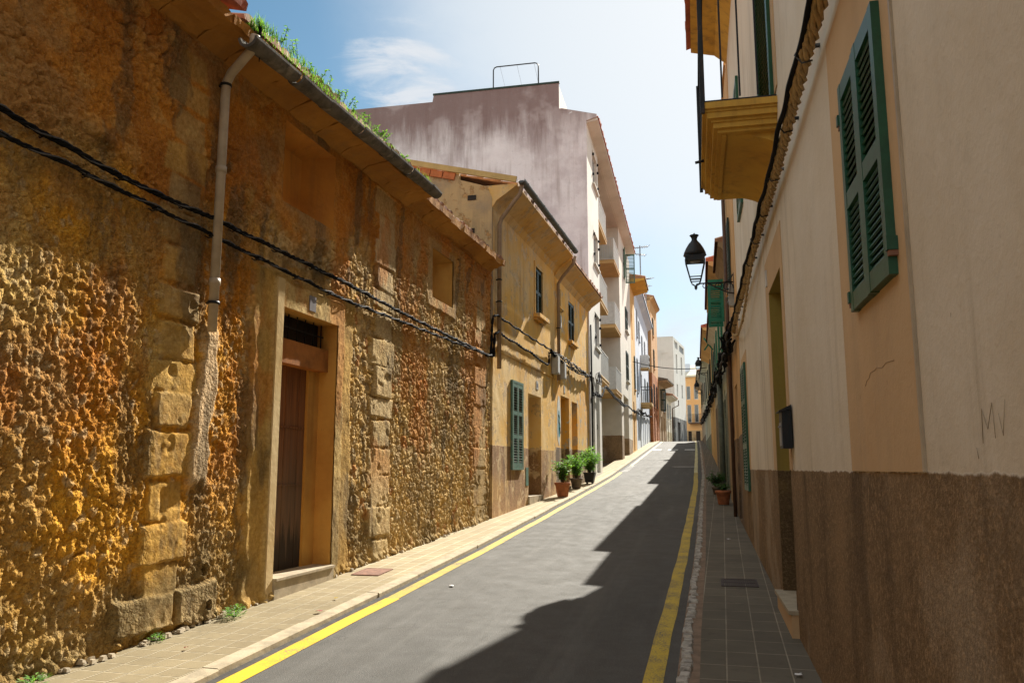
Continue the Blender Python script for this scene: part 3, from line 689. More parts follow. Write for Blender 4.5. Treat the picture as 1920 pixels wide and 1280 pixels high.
low = ss(1.15, .45, ZZ + edge * .9) * .6; col = mixc(col, C(.40, .28, .11) * ones, low)
mort = C(.54, .30, .07) * ones; msk = ss(.12, .0, np.where(mBig > .5, f2b - f1b, f2 - f1)) * .55 * (1 - mTop); col = mixc(col, mort, msk)
colT = mixc(C(.68, .29, .045) * ones, C(.50, .20, .035) * ones, ss(.4, .65, fbm(YY * 1.5, ZZ * 1.5, 4, 1))); colT = mixc(colT, C(.70, .38, .10) * ones, ss(.72, .95, r1b) * .7); colT = mixc(colT, C(.46, .27, .10) * ones, ss(10.2, 12, YY) * .65)
col = mixc(col, col * 1.10, (r1d > .72) * .8 * (1 - mTop)); col = mixc(col, col * .70, ss(.54, .70, fbm(YY * 7, ZZ * 6, 4, 2)) * .6)
col = mixc(col, C(.66, .52, .31) * ones, ((r2c > .80) * ss(.08, .3, f2c - f1c)) * .55 * (1 - mTop))
col = mixc(col, colT, mTop)
# dressed stone piers --------------------------------------------------
def pier(y0, y1, z0, z1, seed, cA, cB, jut=.10, prot=.036, soft=.022, dark=None):
    global H, col
    rr = random.Random(seed); z = z0; k = 0
    while z < z1:
        hb = rr.uniform(.26, .42); e = min(z + hb, z1); a = y0 + (0 if k % 2 else jut) + rr.uniform(-.02, .02); b = y1 - (jut * .6 if k % 2 == 0 else 0) + rr.uniform(-.02, .02)
        d = np.minimum(np.minimum(YY - a, b - YY), np.minimum(ZZ - z, e - .012 - ZZ)) + edge * .10 + .012 * (fbm(YY * 12, ZZ * 12, 3, 5) - .5)
        m = ss(-.004, soft, d); f = prot + rr.uniform(-.012, .014)
        er = .012 * (fbm(YY * 14 + k, ZZ * 12, 4, k) - .5) + .018 * ss(.62, .8, fbm(YY * 5 + 3 * k, ZZ * 5, 3, 2)) * -1 + .006 * grit
        H = H * (1 - m) + (f + er) * m
        cc = mixc(C(*cA) * ones, C(*cB) * ones, np.full(YY.shape, rr.random()) * .9)
        cc = mixc(cc, cc * .7, ss(.5, .7, fbm(YY * 4, ZZ * 4, 4, 6)) * .5)
        if dark is not None: cc = mixc(cc, C(.10, .082, .055) * ones, ss(dark[0], dark[1], YY + edge * .5) * ss(4.6, 4.2, ZZ) * ss(.35, .6, fbm(YY * 2.2, ZZ * .8, 4, 3)) * .85)
        col = mixc(col, cc, m * .75); z = e; k += 1
pier(5.72, 6.30, .55, 5.35, 4, (.68, .42, .10), (.56, .40, .17), dark=(5.95, 6.15))
pier(5.4, 6.28, .30, .62, 9, (.42, .31, .15), (.40, .28, .12))
pier(9.90, 10.60, .35, 5.45, 5, (.74, .60, .36), (.64, .47, .21))
pier(14.25, 15.05, .55, 5.3, 6, (.52, .38, .18), (.46, .32, .14))
# mortar streak below the drain pipe
m = ss(.15, .06, np.abs(YY - 6.46 + edge * .25 - .05 * np.sin(ZZ * 3)) - .02 * (2.9 - ZZ)) * ss(1.35, 1.6, ZZ + edge * .6) * ss(2.95, 2.75, ZZ)
H = H * (1 - m) + (.05 + .03 * fbm(YY * 6, ZZ * 3, 4, 2)) * m; col = mixc(col, C(.74, .55, .33) * ones, m * .9)
m = ss(.22, .05, np.abs(YY - 6.5 + edge * .5)) * ss(1.7, 1.3, ZZ) * .75; col = mixc(col, C(.30, .20, .09) * ones, m)
# smooth render around the doorway and the niches
def render_patch(y0, y1, z0, z1, prot, c1, wig=.12, rough=.006, amt=.95, soft=.03):
    global H, col
    d = np.minimum(np.minimum(YY - y0, y1 - YY), np.minimum(ZZ - z0, z1 - ZZ)) + edge * wig * 2
    m = ss(0, soft, d); H = H * (1 - m) + (prot + rough * (fbm(YY * 8, ZZ * 8, 4, 1) - .5) * 3 + rough * grit) * m
    col = mixc(col, mixc(C(*c1) * ones, C(*[q * .72 for q in c1]) * ones, ss(.45, .7, fbm(YY * 2.4, ZZ * 1.8, 4, 4))), m * amt)
render_patch(7.16, 9.34, .1, 3.66, .040, (.66, .42, .12), .13)
render_patch(7.45, 9.06, .1, 3.58, .072, (.68, .49, .20), .05)
render_patch(7.38, 8.88, 4.22, 5.46, .050, (.64, .28, .05), .12, .008, .8)
render_patch(11.82, 13.16, 4.10, 5.22, .050, (.58, .36, .13), .09, .006, .8)
render_patch(3.0, 16, 5.36, 6, .05, (.60, .29, .06), .03)
for (a, b, c, d) in ((6.2, 6.75, .30, .62),): render_patch(a, b, c, d, .06, (.42, .31, .15), .06)
# two round drain holes low in the wall
for (yc, zc, r) in ((6.60, .72, .055), (6.62, .42, .045)):
    d = np.hypot(YY - yc, ZZ - zc); H -= .12 * ss(r, r * .7, d); m = ss(r * 1.7, r, d) * ss(r * .8, r, d); H += .02 * m
# footing: little loose stones
fm = ss(.10, .0, ZZ - np.interp(YY, GY, GZ) - .07); H += fm * .05 * small
st1 = ss(.50, .64, fbm(YY * 1.1 + 7, ZZ * .9 + 2, 5, 2, .6)); col = mixc(col, C(.40, .29, .14) * ones, st1 * .50)
st2 = ss(.54, .66, fbm(YY * 1.9 + 17, ZZ * .7 + 5, 5, 6, .6)); col = mixc(col, C(.62, .22, .03) * ones, st2 * .55 * ss(1.0, 2.0, ZZ))
st3 = ss(.60, .70, fbm(YY * 3.1 + 3, ZZ * 1.0 + 9, 5, 1, .6)); col = mixc(col, C(.17, .13, .075) * ones, st3 * .6)
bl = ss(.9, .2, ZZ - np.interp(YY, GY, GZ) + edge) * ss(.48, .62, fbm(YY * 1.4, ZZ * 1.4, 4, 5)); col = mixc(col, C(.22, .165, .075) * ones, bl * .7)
HOLES = [(7.62, 8.87, .2, 3.28), (7.55, 8.70, 4.40, 5.30), (12.02, 13.02, 4.28, 5.08)]
GR = np.clip((1 - mTop * .5), 0, 1) * (.35 + .65 * np.maximum(mL, mBig)); GR = GR * (1 - .8 * ss(7.0, 7.25, YY) * ss(9.3, 9.1, YY) * ss(3.8, 3.6, ZZ)) * (1 - .75 * ss(5.75, 5.85, YY) * ss(6.32, 6.22, YY))
keep = np.ones((len(Zv) - 1, len(Yv) - 1), bool); yc = (Yv[1:] + Yv[:-1]) / 2; zc = (Zv[1:] + Zv[:-1]) / 2
for (a, b, c, d) in HOLES: keep[np.ix_((zc > c) & (zc < d), (yc > a) & (yc < b))] = False
ny, nz = len(Yv), len(Zv)
U = (YY - S.A.y) / S.d.y; co = np.stack([U, -H, ZZ - S.base], -1).reshape(-1, 3)
J, I = np.nonzero(keep); q = J * ny + I; F = np.stack([q, q + 1, q + ny + 1, q + ny], -1).astype(np.int32)
me = bpy.data.meshes.new('wall'); me.vertices.add(len(co)); me.vertices.foreach_set('co', co.ravel().astype(np.float32))
me.loops.add(F.size); me.loops.foreach_set('vertex_index', F.ravel()); me.polygons.add(len(F)); me.polygons.foreach_set('loop_start', np.arange(0, F.size, 4, dtype=np.int32)); me.polygons.foreach_set('loop_total', np.full(len(F), 4, np.int32))
me.update(calc_edges=True); me.polygons.foreach_set('use_smooth', np.ones(len(F), bool))
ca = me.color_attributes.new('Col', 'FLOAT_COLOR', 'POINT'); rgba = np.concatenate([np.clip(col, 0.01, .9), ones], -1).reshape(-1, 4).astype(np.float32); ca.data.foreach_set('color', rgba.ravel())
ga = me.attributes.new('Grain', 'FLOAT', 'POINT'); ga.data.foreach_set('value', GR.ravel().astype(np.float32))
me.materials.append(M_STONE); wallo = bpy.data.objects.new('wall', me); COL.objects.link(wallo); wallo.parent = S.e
# body behind the relief (sides, back, top)
mb = MB(); L = S.L
mb.box(uS(-8), uS(3.42), -.03, 5.5, zS(-1.2), zS(5.55))
mb.box(uS(3.42), uS(7.3), .30, 5.5, zS(-.3), zS(5.55)); mb.box(uS(9.2), uS(15.3), .30, 5.5, zS(0), zS(5.55)); mb.box(uS(7.3), uS(9.2), .40, 5.5, zS(0), zS(5.55))
mb.box(uS(15.18), uS(15.3), .0, .3, zS(0), zS(5.5))
mb.build('side_wall', M_ASH, S.e)
# door reveal, step, door, transom, beam
a, b, c, d = S.uz(7.62, 8.87, .52, 3.28); mb = MB(); t = .002
mb.box(a - .10, a, -.055, .24, c - .3, d + .1); mb.box(b, b + .10, -.055, .24, c - .3, d + .1); mb.box(a - .1, b + .1, -.055, .24, d, d + .1)
mb.build('door_reveal', M_REVEAL, S.e)
mb = MB(); rr = random.Random(8)
mb.box(a - .125, a - .002, -.088, -.05, c - .22, d + .28)
mb.build('door_frame', M_PALE, S.e)
mb = MB(); mb.box(a, b, -.11, .22, c - .32, c); mb.box(a + .004, b - .004, -.13, -.11, c - .025, c); mb.build('door_step', M_MARBLE, S.e)
door(S, 7.62, 8.62, .52, 2.72, .24, M_WOOD, 7, handle=False)
mb = MB(); mb.box(uS(8.62), b, .16, .24, c, d - .5); mb.build('door_post', M_REVEAL, S.e)
for zz in (1.42, 2.05):
    mb = MB()
    mb.box(a + .02, uS(8.62) - .02, .184, .190, zS(zz) - .012, zS(zz) + .012)
    for k in range(15): mb.obox((a + .05 + k * .062, .181, zS(zz)), ((1, 0, 0), (0, 1, 0), (0, 0, 1)), (.006, .004, .006))
    mb.build('door_band', M_WOOD, S.e)
mb = MB(); mb.box(a, b, .05, .22, zS(2.72), zS(2.98)); mb.build('door_beam', M_LINTEL, S.e)
mb = MB(); mb.box(a, b, .20, .24, zS(2.98), d); gr = mb.build('transom', M_DARK, S.e)
mb = MB()
for k in range(7): x = a + .09 + k * (b - a - .14) / 6; mb.tube([(x, .13, zS(2.98)), (x, .13, d)], .009, 6)
mb.box(a, b, .122, .138, zS(3.13), zS(3.145)); mb.build('grille', M_IRON, gr)
mb = MB(); mb.box(uS(8.16), uS(8.30), -.080, -.06, zS(3.33), zS(3.50)); mb.build('number_plate', M_PLATEG, S.e)
M_NICHE = stucco('deep_ochre_render', (.62, .27, .045), (.48, .19, .035), (.30, .13, .04), .5, grain=1.0, dirt=.6)
# niches
for i, (y0, y1, z0, z1) in enumerate(((7.55, 8.70, 4.40, 5.30), (12.02, 13.02, 4.28, 5.08))):
    a, b, c, d = S.uz(y0, y1, z0, z1); mb = MB(); dp = .22; sx = .20; fz = -.05 if i == 0 else -.035
    o = [(a, fz, c), (b, fz, c), (b, fz, d), (a, fz, d)]; n = [(a + sx, dp, c + .08), (b - sx * 1.6, dp, c + .08), (b - sx * 1.6, dp, d - .12), (a + sx, dp, d - .12)]
    for k in range(4): mb.quad(o[k], n[k], n[(k + 1) % 4], o[(k + 1) % 4])
    mb.quad(*n); mb.build('window_niche', M_NICHE if i == 0 else M_REVEAL, S.e)
# soffit: curved slabs from the wall to the gutter
def cove(y0, y1, out, z0, z1, n, name, mat, seed, lip_=.07, thick=.08):
    rr = random.Random(seed); e = [y0]
    while e[-1] < y1 - .3: e.append(min(e[-1] + rr.uniform(.42, .66), y1))
    if e[-1] < y1: e.append(y1)
    mb = MB()
    for p, q_ in zip(e[:-1], e[1:]):
        a, b = uS(p) + .007, uS(q_) - .007; j = rr.uniform(-.02, .02); vs = []; m = 7; nn = 4
        for i in range(m + 1):
            t = i / m; ang = t * pi / 2; v = -.03 - (out - .03) * (1 - cos(ang)) ** .8 - j * t; z = zS(z0) + (z1 - z0) * sin(ang) ** .9 + rr.uniform(-.009, .009) + j * .5
            for k in range(nn + 1): vs.append((a + (b - a) * k / nn, v + rr.uniform(-.008, .008), z + rr.uniform(-.010, .010)))
        for k in range(nn + 1): vs.append((a + (b - a) * k / nn, -out - j - .01 + rr.uniform(-.012, .012), zS(z1) + thick + rr.uniform(-.012, .012)))
        for k in range(nn + 1): vs.append((a + (b - a) * k / nn, .25, zS(z1) + thick))
        fs = []
        for i in range(m + 2):
            for k in range(nn): w = i * (nn + 1) + k; fs.append((w, w + 1, w + nn + 2, w + nn + 1))
        mb.add(vs, fs)
        for k in (0, nn): ring = [i * (nn + 1) + k for i in range(m + 3)]; mb.add([vs[w] for w in ring] + [(vs[k][0], .25, zS(z0))], [tuple(range(len(ring) + 1)) if k else tuple(range(len(ring) + 1))[::-1]])
    return mb.build(name, mat, S.e)
cove(-7.5, 10.95, .43, 5.36, 5.50, 5, 'soffit', M_SOFFIT, 3)
cove(10.97, 15.25, .33, 5.36, 5.52, 5, 'cornice', M_SOFFIT, 5, thick=.10)
tiles(S, -8, 6.05, -.52, 5.64, 4.0, .28, M_REDTILE, name='roof', seed=3, pitch=.21)
tiles(S, 6.15, 10.95, -.44, 5.64, 4.0, .28, M_TILE, name='roof', seed=4, pitch=.21)
tiles(S, 10.97, 15.25, -.30, 5.62, 4.0, .28, M_TILE, name='roof', seed=5, pitch=.21, amp=.04)
# cement gutter: half-round lengths with joints
mb = MB(); rr = random.Random(2); y = 6.12
while y < 10.9:
    e = min(y + rr.uniform(.62, .82), 10.95); a, b = uS(y), uS(e) - .006; vs = []; fs = []; n = 12; r0 = .085; r1_ = .062; j = rr.uniform(-.012, .012)
    prof = [(cos(pi + pi * k / n) * r0, sin(pi + pi * k / n) * r0) for k in range(n + 1)] + [(cos(-pi * k / n) * r1_, sin(-pi * k / n) * r1_) for k in range(n + 1)]
    for u_ in (a, a + .03, b - .03, b):
        s_ = 1.16 if u_ in (a, a + .03) else 1.0
        for (pv, pz) in prof: vs.append((u_, -.510 + pv * s_ + j, zS(5.575) + (u_ - uS(10.9)) * .034 + pz * s_ + j + .008 * sin(u_ * 9)))
    m = len(prof)
    for i in range(3):
        for k in range(m): w = i * m + k; w2 = i * m + (k + 1) % m; fs.append((w, w2, w2 + m, w + m))
    fs += [tuple(range(m))[::-1], tuple(range(3 * m, 4 * m))]
    mb.add(vs, fs, False); y = e
mb.build('gutter', M_GUTC, S.e)
# downpipe
P = lambda Y, v, z: (uS(Y), v, zS(z))
el = [P(6.22, -.510, 5.48), P(6.22, -.50, 5.40), P(6.24, -.46, 5.35), P(6.34, -.20, 5.22), P(6.37, -.13, 5.14), P(6.37, -.125, 5.0), P(6.37, -.125, 2.80)]
pipe(S, el, .043, M_PVC, clips=[P(6.37, -.125, 5.12), P(6.37, -.125, 3.06)], collars=[P(6.37, -.125, 4.3), P(6.37, -.125, 3.25)])
mb = MB(); mb.tube([P(6.30, -.50, 5.62), P(6.33, -.50, 5.44), P(6.36, -.47, 5.3)], [.018, .012, .004], 6); mb.build('tar_drip', M_CABLE, S.e)

# weeds and grass on the roof edge -----------------------------------------
def blade(mb, p, h, lean, w, segs=3):
    p = Vector(p); d = Vector(lean); pts = []
    side = Vector((-d.y, d.x, 0)); side = side.normalized() if side.length > 1e-5 else Vector((1, 0, 0))
    for i in range(segs + 1): t = i / segs; pts.append(p + Vector((0, 0, h * t * (1 - .25 * t))) + d * h * t * t)
    vs = []
    for i, q_ in enumerate(pts): ww = w * (1 - i / segs * .9); vs += [q_ - side * ww, q_ + side * ww]
    mb.add(vs, [(2 * i, 2 * i + 1, 2 * i + 3, 2 * i + 2) for i in range(segs)])
def leafquad(mb, c, d, n, l, w):
    """a pointed, slightly folded leaf growing from c along d"""
    c, d, n = Vector(c), Vector(d).normalized(), Vector(n); s_ = d.cross(n); s_ = s_.normalized() if s_.length > 1e-4 else d.orthogonal().normalized(); n = s_.cross(d)
    mb.add([c, c + d * l * .45 + s_ * w / 2 + n * w * .12, c + d * l - n * l * .12, c + d * l * .45 - s_ * w / 2 + n * w * .12], [(0, 1, 2), (0, 2, 3)])
rr = random.Random(21); G = MB(); W2 = MB()
for i in range(2000):
    t = rr.random() ** 1.4; Y = (6.2 + t * 3.3) if rr.random() < .94 else rr.uniform(10.1, 10.6); dens = 1
    clump = .5 + .5 * sin(Y * 7.3) * sin(Y * 2.9 + 1)
    if rr.random() > dens * (.25 + clump): continue
    p = Vector((wx(LP, Y) + .51 + rr.uniform(-.10, .06), Y, 5.60)); hh = rr.uniform(.03, .11) * (1.15 - t * .75)
    blade(G if rr.random() < .8 else W2, p, hh, (rr.uniform(-.3, .6), rr.uniform(-.6, .6), 0), rr.uniform(.0025, .005))
for i in range(24):
    Y = 6.5 + rr.random() ** 1.3 * 3.3; p = Vector((wx(LP, Y) + .53, Y, 5.60)); hh = rr.uniform(.06, .17) * (1.1 - (Y - 6.5) / 6)
    top = p + Vector((rr.uniform(-.03, .08), rr.uniform(-.08, .08), hh)); W2.tube([p, (p + top) / 2 + Vector((.01, 0, 0)), top], .003, 4)
    for k in range(16):
        t = rr.uniform(.2, 1.05); c = p.lerp(top, t); a = rr.uniform(0, 2 * pi); leafquad(G if k % 3 else W2, c, (cos(a), sin(a), rr.uniform(-.1, .6)), (0, 0, 1), rr.uniform(.025, .05), rr.uniform(.012, .022))
for m_ in (W2,): G.m = 1; o0 = len(G.v); G.v += m_.v; G.f += [tuple(i + o0 for i in f) for f in m_.f]; G.mi += [1] * len(m_.f); G.sm += m_.sm
o = G.build('roof_grass', [M_LEAF, M_LEAFD]); recenter(o); struct(o, 'stuff')
# ================================================================== generic town house
KIND = {}
def house(name, label, side, Y0, Y1, ztop, mat, ops, x0=None, x1=None, depth=7, eave=None, cat='house', group=None, dep=.16, roofmat=None, endo=(0, 0), slope=.27, soffit=None):
    """ops: (Y0,Y1,z0,z1,kind[,material])"""
    h = House(name, label, cat, side, Y0, Y1, x0, x1, group); mb = MB(); holes = []
    for o in ops:
        if o[4] in ('win', 'door', 'niche', 'winshut', 'shutopen'):
            a, b, c, d = h.uz(*o[:4]); holes.append((a, b, c, d, o[6] if len(o) > 6 else dep))
    holed_box(mb, 0, h.L, 0, depth, -.3, h.z(ztop), holes); mb.build('wall', mat, h.e)
    for o in ops:
        k = o[4]; m = o[5] if len(o) > 5 else None; dp = o[6] if len(o) > 6 else dep
        if k == 'win': window(h, *o[:4], dp); sill(h, o[0], o[1], o[2], mat=mat)
        elif k == 'door': door(h, *o[:4], dp, m or M_DARK, 5, handle=False)
        elif k == 'shut': shutters(h, *o[:4], m or M_DGREEN, nsl=16); sill(h, o[0], o[1], o[2], mat=mat)
        elif k == 'shutopen': window(h, *o[:4], dp); shutters(h, *o[:4], m or M_DGREEN, ang=o[7] if len(o) > 7 else (100, 80), v=-.02, nsl=16)
    if eave:
        ov, th = eave[:2]; e = MB(); a, b = -endo[0], h.L + endo[1]
        e.prism([(0, h.z(ztop) - .22), (-ov * .55, h.z(ztop) - .10), (-ov, h.z(ztop) - .03), (-ov, h.z(ztop) + th * .4), (.3, h.z(ztop) + th * .4), (.3, h.z(ztop) - .22)], a, b, 0)
        fixn(e.build('eave', soffit or mat, h.e))
        r = MB(); L = depth * .7; n = max(6, int((b - a) / .22 * 4)); vs = []; fs = []
        for i in range(n + 1):
            u = a + (b - a) * i / n; zz = .05 * abs(sin(pi * i / 4))
            for (v, dz) in ((-ov - .06, 0), (-ov - .06, th * .5 + zz), (L, L * slope + zz), (L, -.2)): vs.append((u, v, h.z(ztop) + th * .4 + dz))
        for i in range(n):
            for k in range(3): q = i * 4 + k; fs.append((q, q + 4, q + 5, q + 1))
        fs += [(0, 1, 2, 3), tuple(n * 4 + k for k in (3, 2, 1, 0))]
        r.add(vs, fs); fixn(r.build('roof', roofmat or M_TILE, h.e))
    else:
        c = MB(); c.box(-.02, h.L + .02, -.03, .16, h.z(ztop) + .001, h.z(ztop) + .06); c.build('coping', mat, h.e)
    return h

# ------------------------------------------------------------------ ochre house with green louvred shutter (left)
A = House('ochre_house', 'peeling ochre house with a tall open-slatted green shutter beside its doorway', 'house', 'L', 15.42, 21.15)
mb = MB()
opsA = [(16.78, 17.60, 1.63, 3.40, .12), (18.25, 19.52, .80, 3.30, .42), (18.95, 19.70, 5.26, 6.44, .14)]
holed_box(mb, 0, A.L, 0, 7, -.3, A.z(6.95), [A.uz(*o[:4]) + (o[4],) for o in opsA]); mb.build('wall', M_ORA, A.e)
a, b, c, d = A.uz(15.42, 21.15, 3.40, 3.9)
# long shutter
a, b, c, d = A.uz(16.78, 17.60, 1.63, 3.40); m = (a + b) / 2
mb = MB(); mb.box(a - .05, a, -.05, -.002, c - .06, d + .05); mb.box(b, b + .05, -.05, -.002, c - .06, d + .05); mb.box(a, b, -.05, -.002, d, d + .05); mb.box(a, b, -.05, -.002, c - .06, c)
fr = mb.build('shutter_frame', M_GREEN2, A.e)
m0 = MB(); m0.box(a, b, .09, .115, c, d); m0.build('window', M_DARK, A.e)  # dark panel behind the slats, puts shade into the gaps as colour
leaf(A.e, a, -.03, c, d, m - a - .003, 0, M_GREEN2, 1, 27, (.36, .64), fw=.06, tilt=12, smat=M_SLAT); leaf(A.e, b, -.03, c, d, b - m - .003, 0, M_GREEN2, -1, 27, (.36, .64), fw=.06, tilt=12, smat=M_SLAT)
door(A, 18.25, 19.52, .80, 3.30, .42, M_DARK, 6)
mb = MB(); a, b, c, d = A.uz(18.20, 19.57, .60, .98); mb.box(a, b, -.04, .40, c, d); mb.build('door_step', M_MARBLE, A.e)
shutters(A, 18.95, 19.70, 5.26, 6.44, M_DGREEN, v=.03, nsl=26); sill(A, 18.88, 19.77, 5.26, .16, .09, M_ORB)
mb = MB(); a, b, c, d = A.uz(18.85, 19.80, 6.44, 6.56); mb.box(a, b, -.03, .03, c, d); 
for (p, q) in ((18.85, 18.95), (19.70, 19.80)): a, b, c, d = A.uz(p, q, 5.26, 6.44); mb.box(a, b, -.025, .01, c, d)
mb.build('window_surround', M_ORA, A.e)
mb = MB(); a, b, c, d = A.uz(19.02, 19.20, 3.46, 3.66); mb.box(a, b, -.012, .0, c, d); o = mb.build('number_plate', M_PLATE, A.e)
mb = MB()
for k in (0, 1): x = a + .055 + k * .06; mb.tube([(x, -.0135, c + .06), (x + .028, -.0135, c + .06), (x + .028, -.0135, c + .10), (x, -.0135, c + .10), (x, -.0135, c + .14), (x + .03, -.0135, c + .14)], .004, 4)
mb.build('plate_digits', M_BLUEINK, o)
mb = MB(); a, b, c, d = A.uz(18.0, 18.22, 1.22, 1.62); mb.box(a, b, -.01, 0, c, d); mb.build('meter_cover', M_GREEN2, A.e)
mb = MB(); a, b, c, d = A.uz(15.43, 21.13, 3.92, 3.96); mb.box(a, b, -.018, .0, c, d); mb.build('string_course', M_ORA, A.e)
# gable end above the stone roof
def gable(h, pts, mat, u0=-.10, u1=-.004, name='gable_wall'):
    mb = MB(); mb.prism([(v, h.z(z)) for v, z in pts], u0, u1, 0); return fixn(mb.build(name, mat, h.e))
gw = gable(A, [(-.002, 4.5), (-.002, 6.98), (.10, 7.22), (.70, 7.42), (.70, 7.56), (.9, 7.62), (1.6, 7.62), (7, 9.0), (7, 4.5)], M_GABLE)
mb = MB()
for (v, z) in ((.42, 7.02), (.45, 6.32)): mb.box(-.112, -.098, v - .09, v + .09, A.z(z) - .05, A.z(z) + .05)
mb2 = MB(); mb2.box(-.113, -.1, .33, .51, A.z(6.96), A.z(7.06)); mb2.build('beam_hole', M_DARK, gw); mb2 = MB(); mb2.box(-.113, -.1, .36, .54, A.z(6.27), A.z(6.37)); mb2.build('beam_hole', M_DARK, gw)
mb = MB()
for k in range(7):
    v0 = .78 + k * .27; z0 = 7.56 + (v0 - .6) * .255 - .13
    mb.obox((-.12, v0 + .13, A.z(z0) + .04), ((1, 0, 0), Vector((0, 1, .255)).normalized(), Vector((0, -.255, 1)).normalized()), (.02, .128, .07))
mb.build('brick_course', M_BRICK, gw)
tiles(A, 15.42, 21.15, -.52, 7.24, 6, .255, M_TILE, over=(.0, -.02), seed=8)
mb = MB(); sl = Vector((0, 1, .255)).normalized(); up_ = Vector((0, -.255, 1)).normalized()
mb.obox((-.14, 1.9, A.z(7.24) + 2.42 * .255 + .055), ((1, 0, 0), sl, up_), (.025, 2.5, .058)); mb.build('verge_board', M_BEAM, A.e)
mb = MB(); mb.prism([(0, A.z(6.78)), (-.10, A.z(6.92)), (-.46, A.z(7.16)), (-.52, A.z(7.20)), (-.52, A.z(7.235)), (.2, A.z(7.235)), (.2, A.z(6.78))], -.09, A.L - .01, 0)
fixn(mb.build('eave', M_ORA, A.e))
mb = MB(); rr = random.Random(4)
for (y0, y1) in ((15.30, 20.98),):
    a, b = A.u(y0), A.u(y1); n = 12; prof = [(cos(pi + pi * k / n) * .075, sin(pi + pi * k / n) * .075) for k in range(n + 1)] + [(cos(-pi * k / n) * .067, sin(-pi * k / n) * .067) for k in range(n + 1)]
    vs = [(u_, -.62 + pv, A.z(7.30) + pz) for u_ in (a, b) for pv, pz in prof]; m = len(prof)
    mb.add(vs, [(k, (k + 1) % m, (k + 1) % m + m, k + m) for k in range(m)] + [tuple(range(m))[::-1], tuple(range(m, 2 * m))])
    for k in range(8): x = a + .3 + k * (b - a - .6) / 7; mb.tube([(x, -.70, A.z(7.30)), (x, -.62, A.z(7.215)), (x, -.54, A.z(7.30))], .016, 6)
mb.build('gutter', M_ZINC, A.e)
pu = A.u(15.62)
pipe(A, [(A.u(15.45), -.60, A.z(7.24)), (A.u(15.46), -.55, A.z(7.05)), (A.u(15.52), -.35, A.z(6.85)), (pu, -.12, A.z(6.62)), (pu, -.075, A.z(6.5)), (pu, -.075, A.z(3.55))], .045, M_COPPER, clips=[(pu, -.075, A.z(4.9)), (pu, -.075, A.z(5.35))])
mb = MB(); mb.tube([(A.u(15.45), -.60, A.z(7.30)), (A.u(15.45), -.60, A.z(7.22))], [.085, .05], 10); mb.build('hopper', M_ZINC, A.e)
# green stained corner, rising damp
# ------------------------------------------------------------------ orange house (left)
B = House('orange_house', 'patchy orange house with two narrow doorways and pots in front', 'house', 'L', 21.17, 26.5)
mb = MB(); opsB = [(21.85, 23.05, 1.0, 3.56, .38), (23.45, 24.35, 1.12, 3.52, .34), (23.12, 24.02, 5.24, 6.42, .12), (21.55, 22.0, 5.95, 6.5, .2)]
holed_box(mb, 0, B.L, 0, 7, -.3, B.z(6.92), [B.uz(*o[:4]) + (o[4],) for o in opsB]); mb.build('wall', M_ORB, B.e)
door(B, 21.85, 23.05, 1.0, 3.56, .38, M_DGREEN, 4); door(B, 23.45, 24.35, 1.12, 3.52, .34, M_YEL, 3)
shutters(B, 23.12, 24.02, 5.24, 6.42, M_DGREEN, v=.03, nsl=26); sill(B, 23.08, 24.06, 5.24, .12, .08, M_ORB)
window(B, 21.55, 22.0, 5.95, 6.5, .2, 1, 1); sill(B, 21.5, 22.05, 5.95, .08, .05, M_ORB)
mb = MB(); a, b, c, d = B.uz(21.8, 23.1, .8, 1.12); mb.box(a, b, -.05, .36, c, d); mb.build('door_step', M_MARBLE, B.e)
mb = MB(); a, b, c, d = B.uz(22.30, 22.46, 3.66, 3.86); mb.box(a, b, -.012, 0, c, d); o = mb.build('number_plate', M_PLATE, B.e)
tiles(B, 21.17, 26.5, -.50, 7.16, 6, .26, M_TILE, seed=12)
mb = MB(); mb.prism([(0, B.z(6.70)), (-.12, B.z(6.86)), (-.40, B.z(7.06)), (-.46, B.z(7.10)), (-.46, B.z(7.15)), (.2, B.z(7.15)), (.2, B.z(6.70))], .0, B.L + .12, 0); fixn(mb.build('eave', M_ORA, B.e))
pu = B.u(21.28)
pipe(B, [(B.u(21.2), -.57, B.z(7.22)), (B.u(21.2), -.50, B.z(7.0)), (pu, -.2, B.z(6.70)), (pu, -.075, B.z(6.5)), (pu, -.075, B.z(3.9))], .045, M_COPPER, clips=[(pu, -.075, B.z(5.3))])
mb = MB(); n = 16; rr = random.Random(6)
a, b, c, d = B.uz(21.38, 21.78, 2.35, 3.12); m_ = ((a + b) / 2, (c + d) / 2)
mb.add([(m_[0] + (b - a) * .62 * cos(2 * pi * k / n) * rr.uniform(.8, 1.1), -.006, m_[1] + .12 + (d - c) * .85 * sin(2 * pi * k / n) * rr.uniform(.85, 1.1)) for k in range(n)], [tuple(range(n))]); pp = mb.build('torn_paper', M_TEALW, B.e)
mb = MB(); 
for (cx, cz, r1x, r1z) in ((0, .20, .11, .20), (.02, -.10, .13, .24), (-.03, .02, .08, .14)):
    mb.add([(m_[0] + cx + r1x * cos(2 * pi * k / n) * rr.uniform(.8, 1.1), -.010 - cx * .02, m_[1] + cz + r1z * sin(2 * pi * k / n) * rr.uniform(.85, 1.1)) for k in range(n)], [tuple(range(n))])
pt = mb.build('painted_figure', M_TEAL, pp)
mb = MB(); mb.tube([(m_[0] - .06, -.013, m_[1] + .28), (m_[0] + .03, -.013, m_[1] + .22), (m_[0] - .03, -.013, m_[1] + .12), (m_[0] + .07, -.013, m_[1] + .02), (m_[0] + .02, -.013, m_[1] - .1)], .008, 4); mb.tube([(m_[0] + .08, -.013, m_[1] - .05), (m_[0] + .10, -.013, m_[1] - .22)], .012, 4); mb.build('painted_lines', M_CABLE, pt)

